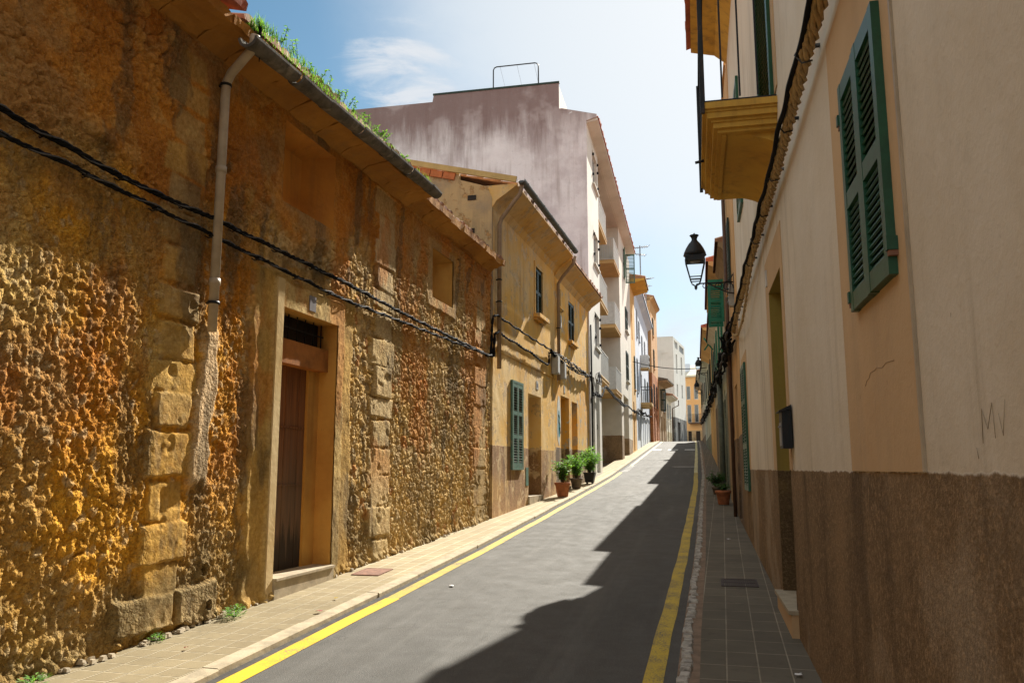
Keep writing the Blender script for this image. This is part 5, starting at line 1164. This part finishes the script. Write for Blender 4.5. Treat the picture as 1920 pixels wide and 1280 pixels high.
# ------------------------------------------------------------------ wall lanterns
def lantern(Y, z, arm, label, x=None):
    t = empty('wall_lantern', ((wx(RP, Y) if x is None else x), Y, z), 0, label, 'street lamp', 'iron wall lanterns on the right')
    m = MB(); m.box(-.02, .0, -.02, .02, -.16, .22)
    m.tube([(-.01, 0, .06), (-arm + .02, 0, .06)], .013, 6); m.tube([(-arm + .02, 0, .06), (-arm - .02, 0, .05), (-arm - .03, 0, -.01)], .011, 6)
    def scroll(cx, cz, r, a0, a1, th=.009, n=16, sh=.55):
        m.tube([(cx + r * (1 - sh * i / n) * cos(a0 + (a1 - a0) * i / n), 0, cz + r * (1 - sh * i / n) * sin(a0 + (a1 - a0) * i / n)) for i in range(n + 1)], th, 5)
    scroll(-.12, -.02, .10, -.3, 5.2); scroll(-.26, .0, .07, 3.6, -2.2); scroll(-arm + .13, .01, .05, 1.5, 7.2, .008)
    m.tube([(-.01, 0, -.14), (-.10, 0, -.125), (-.24, 0, -.06), (-.36, 0, .01), (-.44, 0, .05)], .012, 6); m.tube([(-.02, 0, .2), (-.06, 0, .12), (-.14, 0, .07)], .009, 6)
    for k in range(5): m.tube([(-.06 - .05 * k, 0, .05), (-.08 - .05 * k, 0, -.10 + .022 * k)], .006, 5)
    m.build('bracket', M_IRON, t)
    L = MB(); cx = -arm - .03; z0 = .0
    q = lambda s_, zc: [(cx - s_, -s_, zc), (cx + s_, -s_, zc), (cx + s_, s_, zc), (cx - s_, s_, zc)]
    b0, b1 = q(.085, .12), q(.165, .46)
    for p0_, p1_ in zip(b0, b1): L.bar(p0_, p1_, .016)
    for ring in (b0, q(.097, .17), b1):
        for k in range(4): L.bar(ring[k], ring[(k + 1) % 4], .016)
    for k in range(4): a = b0[k]; L.tube([a, (cx + (a[0] - cx) * .75, a[1] * .75, .06), (cx + (a[0] - cx) * .15, a[1] * .15, .02)], .007, 5)
    L.lathe([(.0, -.06), (.022, -.03), (.028, .0), (.014, .03)], (cx, 0, 0), 8)
    fr = L.build('lantern_frame', M_IRON, t)
    T = MB(); T.lathe([(.225, .455), (.238, .46), (.240, .545), (.21, .56)], (cx, 0, 0), 4, smooth=False)
    T.lathe([(.20, .56), (.185, .62), (.15, .70), (.10, .78), (.055, .83), (.045, .86), (.06, .90), (.085, .925), (.075, .935), (.012, .94), (.012, .97), (.0, .98)], (cx, 0, 0), 10)
    T.build('lantern_roof', M_IRON, t)
    G_ = MB(); pa, pb = q(.083, .125), q(.160, .455)
    for k in range(4): G_.quad(pa[k], pa[(k + 1) % 4], pb[(k + 1) % 4], pb[k])
    G_.build('glass', M_LGLASS, t)
    B_ = MB(); B_.lathe([(.0, .50), (.09, .50), (.09, .47), (.0, .465)], (cx, 0, -.02), 12); B_.build('lamp_head', M_STEEL, t)
    return t
_n = NT('lantern_glass', .05, .5); _n.b.inputs['Transmission Weight'].default_value = 1; _n.b.inputs['IOR'].default_value = 1.02; M_LGLASS = _n.out((.95, .97, .97))
lantern(14.33, 4.72, .62, 'nearest black iron lantern on a scrolled arm, over the tan house')
lantern(46.5, 6.78, .46, 'second iron lantern, beside the yellow gabled house')
lantern(61, 7.0, .40, 'farthest iron lantern, small against the orange house at the end')

# ------------------------------------------------------------------ cables
def twisted(mb, pts, n, r, R_, pitch, seed=0, step=.06, jit=0.):
    rr = random.Random(seed); P_ = [Vector(p) for p in pts]; path = []
    for p, q in zip(P_[:-1], P_[1:]):
        k = max(1, int((q - p).length / step))
        for i in range(k): path.append(p.lerp(q, i / k))
    path.append(P_[-1])
    if jit: 
        ph = [rr.uniform(0, 6) for _ in range(4)]
        path = [p + Vector((jit * sin(i * .23 + ph[0]), 0, jit * (sin(i * .17 + ph[1]) + .5 * sin(i * .5 + ph[2])))) for i, p in enumerate(path)]
    for s_ in range(n):
        a0 = 2 * pi * s_ / n; out = []; dist = 0
        for i, p in enumerate(path):
            d = path[min(i + 1, len(path) - 1)] - path[max(i - 1, 0)]; d.normalize(); up = Vector((0, 0, 1)) if abs(d.z) < .9 else Vector((1, 0, 0)); x = d.cross(up).normalized(); y = x.cross(d)
            if i: dist += (p - path[i - 1]).length
            a = a0 + 2 * pi * dist / pitch; out.append(p + (x * cos(a) + y * sin(a)) * R_)
        mb.tube(out, r, 5)
def clips(name, Ys, P_, off, zf, mat, parent, side=1, s=.02):
    for Y in Ys:
        m = MB(); x = wx(P_, Y); z = zf(Y); m.box(x + side * .01, x + side * (off + .03), Y - s * .5, Y + s * .5, z - .045, z - .028); m.box(x + side * (off - .03), x + side * (off + .03), Y - s, Y + s, z - .03, z + .032); m.build(name, mat, parent)
def wallpts(P_, off, side, arr): return [(wx(P_, Y) + side * off, Y, z) for Y, z in arr]
def sagged(arr, sag, per=.9):
    out = []
    for (y0, z0), (y1, z1) in zip(arr[:-1], arr[1:]):
        k = max(2, int(abs(y1 - y0) / .15)); nsp = max(1, round(abs(y1 - y0) / per))
        for i in range(k): t = i / k; ph = (t * nsp) % 1; out.append((y0 + (y1 - y0) * t, z0 + (z1 - z0) * t - sag * 4 * ph * (1 - ph)))
    out.append(arr[-1]); return out
top_c = [(1.5, 3.96), (4.1, 3.89), (5.3, 3.82), (6.4, 3.845), (8.9, 3.83), (10.9, 3.78), (15.1, 3.74)]
low_c = [(1.5, 3.74), (4.7, 3.73), (6.2, 3.69), (7.26, 3.66), (8.9, 3.615), (10.9, 3.66), (14.97, 3.74)]
def cable_thing(label, arr, P_, off, side, n, r, R_, pitch, mats, sag=.012, cl=.75, group='cables along the old stone house', extra=None, zj=0.):
    m = MB(); pts = wallpts(P_, off, side, sagged(arr, sag, cl))
    twisted(m, pts, n, r, R_, pitch, 1, .05)
    o = m.build('power_cable', mats); recenter(o); tag(o, label, 'cable', group)
    return o
o1 = cable_thing('upper black twisted cable running the length of the rubble wall', top_c, LP, .09, 1, 3, .012, .013, .30, M_CABLE)
o2 = cable_thing('lower black cable on clips, just above the old plank door', low_c, LP, .09, 1, 3, .010, .011, .26, M_CABLE)
m = MB(); twisted(m, wallpts(LP, .105, 1, sagged(top_c, .012, .75)), 1, .006, .018, .5, 2, .06); o = m.build('bare_strand', M_CABLEG); recenter(o, tuple(o1.location)); o.parent = o1; o.location = (0, 0, 0)
m = MB(); twisted(m, wallpts(LP, .105, 1, sagged(low_c, .012, .75)), 1, .006, .016, .5, 2, .06); o = m.build('bare_strand', M_CABLEG); recenter(o, tuple(o2.location)); o.parent = o2; o.location = (0, 0, 0)
def zof(arr): return lambda Y: float(np.interp(Y, [p[0] for p in arr], [p[1] for p in arr]))
for oo, arr, k0 in ((o1, top_c, 2.2), (o2, low_c, 2.6)):
    for k in range(17):
        Y = k0 + .75 * k; z = zof(arr)(Y); x = wx(LP, Y); m = MB(); m.tube([(0, 0, 0), (.05, 0, -.03), (.09, 0, -.02), (.095, 0, .01)], .006, 5); m.box(.065, .115, -.03, .03, -.025, -.014)
        c = m.build('cable_clip', M_IRON, oo); c.location = Vector((x, Y, z)) - oo.location
def freecable(label, pts, n, r, R_, pitch, mat, group=None, jit=0., name='power_cable', seed=1):
    m = MB(); twisted(m, pts, n, r, R_, pitch, seed, .08, jit); o = m.build(name, mat); recenter(o); tag(o, label, 'cable', group); return o
W_ = lambda P_, off, side, arr: wallpts(P_, off, side, arr)
freecable('black cable looping up the corner of the ochre house and along above its shutter', W_(LP, .08, 1, [(15.0, 3.74), (15.12, 3.8), (15.18, 4.4), (15.25, 4.55), (15.5, 4.60)] + sagged([(15.5, 4.60), (18.7, 4.58), (21.0, 4.60)], .03, .8)), 2, .016, .014, .35, M_CABLE, 'cables on the ochre houses')
freecable('lower black cable drooping across the ochre house between its two floors', W_(LP, .07, 1, [(14.9, 3.72), (15.28, 3.76), (15.34, 4.2), (15.6, 4.30)] + sagged([(15.6, 4.28), (18.2, 4.24), (19.95, 4.16)], .03, 1.2) + [(20.1, 4.2), (20.12, 4.48), (20.4, 4.52)]), 2, .018, .016, .4, M_CABLE, 'cables on the ochre houses')
for k in range(6):
    z0 = 4.62 - k * .035; off = .07 + .022 * (k % 3)
    freecable('thick tangle of black cables crossing the orange house above its doorways', W_(LP, off, 1, sagged([(20.2, 4.56), (21.3, z0), (23.4, z0 - .01 * k), (26.2, 4.56)], .03 + .02 * (k % 4), .9 + .2 * k)), 1, .018, .012, .5, M_CABLE if k % 3 else M_CABLEG, 'tangle on the orange house', .012, seed=k)
for k in range(4):
    freecable('black cables dropping off the corner and running under the balconies of the white flats', W_(LP, .1, 1, [(26.2, 4.56 + .04 * k), (26.5, 4.4), (26.7, 4.1 - .05 * k), (27.6, 4.0 + .06 * k), (28.8, 4.10), (29.9, 4.55)] + sagged([(30.2, 4.62 - .03 * k), (39, 4.60 - .04 * k)], .05, 9) + [(41, 4.7), (45.5, 4.72)]), 1, .022, .012, .5, M_CABLE, 'cables on the white flats', .01, seed=k + 20)
m = MB(); rr = random.Random(9); loop = []
for a in range(40): r_ = .12 + .12 * abs(sin(a * .37)); loop.append((wx(LP, 28) + .12 + .02 * sin(a), 28.0 + .5 * sin(a * .11) + r_ * cos(a * .8) * 1.5, 4.7 + r_ * sin(a * .8)))
m.tube(loop, .012, 5); o = m.build('cable_coil', M_CABLEG); recenter(o); tag(o, 'coiled spare cable loops hanging on the white flats below the first balcony', 'cable')
for k in range(3):
    freecable('dark cables sagging along the far houses on the left', W_(LP, .12, 1, sagged([(45.6, 4.75), (50, 5.0 + .1 * k), (57, 5.25 + .08 * k), (66, 5.7)], .12, 4 + k)), 1, .035, .01, .5, M_CABLE, 'far left cables', .03, seed=k + 40)
# right side bundle
rc = [(-2, 3.88), (3.8, 3.86), (6, 3.86), (9.6, 3.90), (12.6, 3.90), (14.0, 3.86)]
o = freecable('thick bundle of cream-painted cables clipped along the cream house, with a loose hanging end', W_(RP, .075, -1, sagged(rc, .012, .7)), 6, .0145, .032, .60, M_CABLEB, None, .004, seed=3)
m = MB(); twisted(m, W_(RP, .125, -1, sagged(rc, .018, .6)), 1, .017, .004, .8, 4, .06, .005); c = m.build('black_strand', M_CABLE); recenter(c, tuple(o.location)); c.parent = o; c.location = (0, 0, 0)
for k in range(14):
    Y = .6 + k * .97; m = MB(); x = wx(RP, Y); z = zof(rc)(Y); m.tube([(x - .045, Y, z - .045), (x - .10, Y, z - .055), (x - .135, Y + .01, z), (x - .10, Y, z + .05), (x - .04, Y, z + .045)], .006, 5); m.box(x - .04, x - .002, Y - .012, Y + .012, z + .03, z + .045)
    c = m.build('cable_tie', M_IRON if k % 2 else M_CABLEG); recenter(c, tuple(o.location)); c.parent = o; c.location = (0, 0, 0)
m = MB(); twisted(m, W_(RP, .09, -1, [(8.6, 3.86), (9.6, 3.70), (11.0, 3.50), (12.2, 3.52), (13.2, 3.66), (13.8, 3.8)]), 2, .010, .010, .4, 6, .06); c = m.build('hanging_strand', M_CABLEB); recenter(c, tuple(o.location)); c.parent = o; c.location = (0, 0, 0)
far = [(14.0, 3.86), (16.5, 3.86), (21.8, 4.03), (29.8, 4.36), (41, 4.66), (56, 4.9), (66, 5.2)]
for k in range(7):
    arr = [(Y, z - .16 + .06 * k) for Y, z in far]
    freecable('tangled black cables strung along the right-hand houses towards the top of the street', W_(RP, .10 + .03 * (k % 3), -1, sagged(arr, .05 + .03 * (k % 3), 1.6 + .5 * k)), 1, .022, .014, .6, M_CABLE if k != 2 else M_CABLEG, 'tangled cables on the right', .035, seed=60 + k)
for i_, cy0 in enumerate((14.6, 17, 22, 26, 29, 33, 38, 43, 50)):
    m = MB(); rr = random.Random(19 + i_); cy = cy0 + rr.uniform(-.3, .6); cz = zof(far)(cy) - .08; loop = []
    for a in range(26):
        r_ = rr.uniform(.08, .24); loop.append((wx(RP, cy) - .12 - rr.uniform(0, .10) - .06 * sin(a * .9), cy + r_ * cos(a * 1.9) * 2, cz + r_ * sin(a * 1.9) + rr.uniform(-.05, .05)))
    m.tube(loop, .011, 5); o = m.build('cable_coil', M_CABLE); recenter(o); tag(o, 'loose dark coil hanging from the tangled cables on the right', 'cable', 'coils on the right-hand cables')
# wire across the street
m = MB(); a_, b_ = Vector((-4.0, 47, 7.66)), Vector((.12, 46.2, 7.10)); m.tube([a_.lerp(b_, i / 24) - Vector((0, 0, .22 * 4 * (i / 24) * (1 - i / 24))) for i in range(25)], .022, 5)
o = m.build('overhead_wire', M_CABLE); recenter(o); tag(o, 'single black wire slung across the street between the upper floors', 'wire')
# meter boxes on the party wall, junction box under the lantern, air conditioner
def wbox(name, Y, z0, z1, w, t, P_, side, label, cat, mat, group=None, lid=True):
    rz = atan2(1, 0) if side > 0 else atan2(-1, 0); x = wx(P_, Y) + side * .004; e = empty(name, (x, Y, z0), rz, label, cat, group)
    m = MB(); m.box(-w / 2, w / 2, -t, -.002, 0, z1 - z0); m.build('casing', mat, e); m = MB(); m.box(-w / 2 + .03, w / 2 - .03, -t - .008, -t - .001, .03, z1 - z0 - .03); m.build('cover', M_FRAME if mat is M_BOX else mat, e); return e
wbox('meter_box', 20.85, 4.02, 4.50, .34, .16, LP, 1, 'nearer grey meter box on the party wall of the ochre and orange houses', 'meter box', M_BOX, 'meter boxes')
wbox('meter_box', 21.75, 3.98, 4.44, .30, .15, LP, 1, 'farther grey meter box, just left of the orange house pipe', 'meter box', M_BOX, 'meter boxes')
wbox('meter_box', 21.6, 5.35, 5.7, .16, .08, LP, 1, 'small grey junction box high beside the brown downpipe', 'junction box', M_BOX)
jb = wbox('junction_box', 14.5, 4.38, 4.76, .17, .09, RP, -1, 'slim cream junction box with four dark knobs below the nearest lantern', 'junction box', M_BOX)
for k in range(4): m = MB(); m.tube([(.02, -.10, .07 + k * .08), (.02, -.125, .07 + k * .08)], .026, 8); m.build('knob', M_GREYPOLE, jb)
ac = wbox('air_conditioner', 55.4, 8.25, 9.1, 1.0, .55, LP, 1, 'white air conditioner on the pale blue house above its iron balcony', 'air conditioner', M_FRAME)
for (i, j) in ((-.22, .25), (.22, .25), (-.22, .6), (.22, .6)): m = MB(); m.tube([(i, -.56, j), (i, -.572, j)], .15, 14); m.build('fan_grille', M_DARK, ac)
m = MB(); m.box(-.55, .55, -.5, 0, -.12, -.02); m.build('shelf', M_SLAB, ac)

# ------------------------------------------------------------------ plants in pots
def pot(prof, mat, e, n=24, sq=False):
    m = MB(); m.lathe(prof, n=n, smooth=not sq); m.build('pot', mat, e); m = MB(); r, z = prof[-3] if len(prof) > 3 else prof[-1]
    m.lathe([(.0, z - .05), (r * .93, z - .045), (r * .93, z - .03), (.0, z - .02)], n=n); m.build('soil', M_SOIL, e)
def bush(e, zb, h, w, nst, nl, ll, lw, mats, seed, up=.5, spread=1.0, droop=0.):
    rr = random.Random(seed); m = MB(); st_ = MB(); ends = []
    for k in range(nst):
        a = rr.uniform(0, 2 * pi); rad = w * rr.uniform(.15, 1) ** .7; hh = h * rr.uniform(.55, 1) * (1 - .25 * (rad / w) ** 2)
        tip = Vector((rad * cos(a), rad * sin(a), zb + hh)); midp = Vector((rad * .35 * cos(a), rad * .35 * sin(a), zb + hh * .55)); st_.tube([(rr.uniform(-.02, .02), rr.uniform(-.02, .02), zb - .04), midp, tip], [.007, .005, .002], 5)
        for j in range(nl):
            t = rr.uniform(.18, 1.03); c = (Vector((0, 0, zb)).lerp(midp, t * 2) if t < .5 else midp.lerp(tip, t * 2 - 1)); b_ = rr.uniform(0, 2 * pi)
            d = Vector((cos(b_) * spread, sin(b_) * spread, rr.uniform(-.25 - droop, up))); nrm = Vector((rr.uniform(-.4, .4), rr.uniform(-.4, .4), 1)); m.m = 0 if rr.random() < .55 else 1
            leafquad(m, c + d * .01, d, nrm, ll * rr.uniform(.6, 1.15), lw * rr.uniform(.7, 1.15))
    f = m.build('foliage', mats, e); st_.build('stems', M_STEM, e); return f
tp = [(.0, 0), (.115, 0), (.12, .01), (.16, .24), (.178, .245), (.182, .30), (.165, .302), (.150, .25)]
zg = lambda Y: g(Y) + .055
p1 = empty('potted_plant', (-3.53, 20.35, zg(20.35)), 0, 'leafy green bush in a terracotta pot, nearest of the left-hand pots', 'plant', 'potted plants on the left pavement'); pot([(r * 1.12, z * 1.15) for r, z in tp], M_TERRA, p1); bush(p1, .33, .66, .34, 34, 26, .085, .045, [M_LEAFD, M_LEAF], 3)
p2 = empty('potted_plant', (-3.60, 23.0, zg(23)), 0, 'slim oleander in a grey-brown pot, middle of the left-hand pots', 'plant', 'potted plants on the left pavement'); pot([(r * 1.0, z * .95) for r, z in tp], M_POTG, p2); bush(p2, .27, .80, .30, 30, 30, .14, .026, [M_LEAFO, M_LEAF], 5, up=1.2)
p3 = empty('potted_plant', (-3.50, 25.0, zg(25)), 0, 'oleander in a square black planter, farthest of the left-hand pots', 'plant', 'potted plants on the left pavement')
m = MB(); m.lathe([(.17, .03), (.235, .30), (.25, .30), (.25, .33), (.22, .33), (.21, .29)], n=4, smooth=False); 
for i in (-1, 1):
    for j in (-1, 1): m.box(i * .08 - .02, i * .08 + .02, j * .08 - .02, j * .08 + .02, 0, .035)
m.build('pot', M_POTB, p3); m = MB(); m.lathe([(.0, .27), (.21, .275), (.0, .29)], n=4, smooth=False); m.build('soil', M_SOIL, p3); bush(p3, .30, .84, .40, 42, 34, .15, .028, [M_LEAFO, M_LEAF], 8, up=1.0)
p4 = empty('potted_plant', (.30, 18.7, zg(18.7)), 0, 'low dark plant in a terracotta pot, nearer one on the right pavement', 'plant', 'potted plants on the right pavement'); pot([(r * .95, z) for r, z in tp], M_TERRA, p4); bush(p4, .27, .20, .20, 16, 18, .06, .035, [M_LEAFD, M_LEAFD], 12)
p5 = empty('potted_plant', (.19, 21.3, zg(21.3)), 0, 'rounded dark bush in a small pot, farther one on the right pavement', 'plant', 'potted plants on the right pavement'); pot([(r * .7, z * .6) for r, z in tp], M_POTG, p5); bush(p5, .17, .46, .27, 40, 24, .06, .036, [M_LEAFD, M_LEAFD], 14, droop=.3)
def weed(x, Y, r, h, n, seed, label):
    rr = random.Random(seed); m = MB()
    for i in range(n):
        a = rr.uniform(0, 2 * pi); q = r * rr.random() ** .6; c = Vector((q * cos(a) * .6, q * sin(a), rr.uniform(.01, h) * (1 - .5 * q / r))); d = Vector((cos(a), sin(a), rr.uniform(.0, 1.0))); m.m = i % 2
        leafquad(m, c, d, (0, 0, 1), rr.uniform(.02, .045), rr.uniform(.010, .02))
        if i % 5 == 0: m.tube([(0, 0, 0), c], .0016, 4)
    o = m.build('weed', [M_LEAF, M_LEAFO]); o.location = (x, Y, zg(Y)); tag(o, label, 'weed', 'weeds at the foot of the stone wall')
weed(-4.16, 6.83, .11, .13, 150, 1, 'bright green weed growing at the wall foot just before the plank door')
weed(-4.30, 5.95, .07, .06, 60, 2, 'small weed tuft below the drain hole in the stone wall')
weed(-4.30, 4.72, .10, .07, 80, 3, 'dark weed tuft at the bottom left corner of the stone wall')

# ------------------------------------------------------------------ covers, grates, litter
def cover(name, x0, x1, y0, y1, mat, label, bars, dz=.056):
    e = empty(name, ((x0 + x1) / 2, (y0 + y1) / 2, g((y0 + y1) / 2) + dz), 0, label, 'drain cover'); hx, hy = (x1 - x0) / 2, (y1 - y0) / 2; sl = (g(y1) - g(y0)) / (y1 - y0)
    e.rotation_euler = (math.atan(sl), 0, 0); m = MB(); t = .018
    m.box(-hx, hx, -hy, -hy + t, -.03, .004); m.box(-hx, hx, hy - t, hy, -.03, .004); m.box(-hx, -hx + t, -hy + t, hy - t, -.03, .004); m.box(hx - t, hx, -hy + t, hy - t, -.03, .004); m.build('frame', mat, e)
    m = MB(); m.box(-hx + t, hx - t, -hy + t, hy - t, -.012, -.004 if bars else .002); pl_ = m.build('plate', M_DARK if bars else mat, e)
    if bars:
        m = MB()
        for k in range(bars): x = -hx + t + (2 * hx - 2 * t) * (k + .5) / bars; m.box(x - .006, x + .006, -hy + t, hy - t, -.0035, .003)
        m.box(-hx + t, hx - t, -.01, .01, -.003, .0036); m.build('bars', mat, e)
cover('drain_grate', .09, .47, 9.14, 9.58, M_GRATE, 'iron drain grate in the shaded right pavement', 18)
cover('access_cover', -4.08, -3.74, 9.12, 9.58, M_RUST, 'rusty square cover in the left pavement past the plank door', 0)
def scrap(name, x, Y, s, mat, label, dz=.008, seed=1, pave=True):
    rr = random.Random(seed); n = 9; m = MB(); vs = [(0, 0, .012 * s / .05)] + [(s * cos(2 * pi * k / n) * rr.uniform(.5, 1), s * .6 * sin(2 * pi * k / n) * rr.uniform(.5, 1.1), rr.uniform(0, .010)) for k in range(n)]
    m.add(vs, [(0, 1 + k, 1 + (k + 1) % n) for k in range(n)]); o = m.build(name, mat); o.location = (x, Y, g(Y) + (.058 if pave else 0) + dz); o.rotation_euler = (0, 0, seed); tag(o, label, 'litter', 'scraps of litter'); return o
scrap('paper_scrap', -2.79, 8.9, .055, M_PAPER, 'white paper scrap lying on the asphalt by the left yellow line', pave=False, seed=2)
scrap('paper_scrap', .53, 5.92, .045, M_PAPER, 'crumpled white scrap on the right pavement at the bottom edge', seed=4)
scrap('paper_scrap', .256, 12.9, .05, M_PAPER, 'pale scrap on the right pavement beyond the drain grate', seed=6)
scrap('litter_scrap', -3.9, 5.75, .03, M_REDBIT, 'tiny red scrap on the ribbed paving tiles', seed=5)
scrap('litter_scrap', -3.50, 7.15, .055, M_REDBIT, 'dark red leaf on the left kerb where the bright yellow begins to fade', seed=7)
scrap('litter_scrap', -3.62, 7.75, .04, M_YOLD, 'small yellow scrap on the left pavement opposite the plank door', seed=8)
# loose stones along the foot of the wall
rr = random.Random(33); m = MB()
for k in range(110):
    Y = rr.uniform(4.2, 14.6) if k % 2 else rr.uniform(4.2, 7.4); s = rr.uniform(.008, .028); x = wx(LP, Y) + rr.uniform(.03, .10); z = zg(Y); vs = []
    for (i, j, h_) in ((-1, -1, 0), (1, -1, 0), (1, 1, 0), (-1, 1, 0), (-.7, -.7, 1), (.7, -.7, 1), (.7, .7, 1), (-.7, .7, 1)): vs.append((x + i * s * rr.uniform(.6, 1.1), Y + j * s * rr.uniform(.6, 1.3), z + h_ * s * rr.uniform(.8, 1.3)))
    m.add(vs, [(4, 5, 6, 7), (0, 1, 5, 4), (1, 2, 6, 5), (2, 3, 7, 6), (3, 0, 4, 7)], False)
o = m.build('loose_stones', M_MARBLE); recenter(o); struct(o, 'stuff')
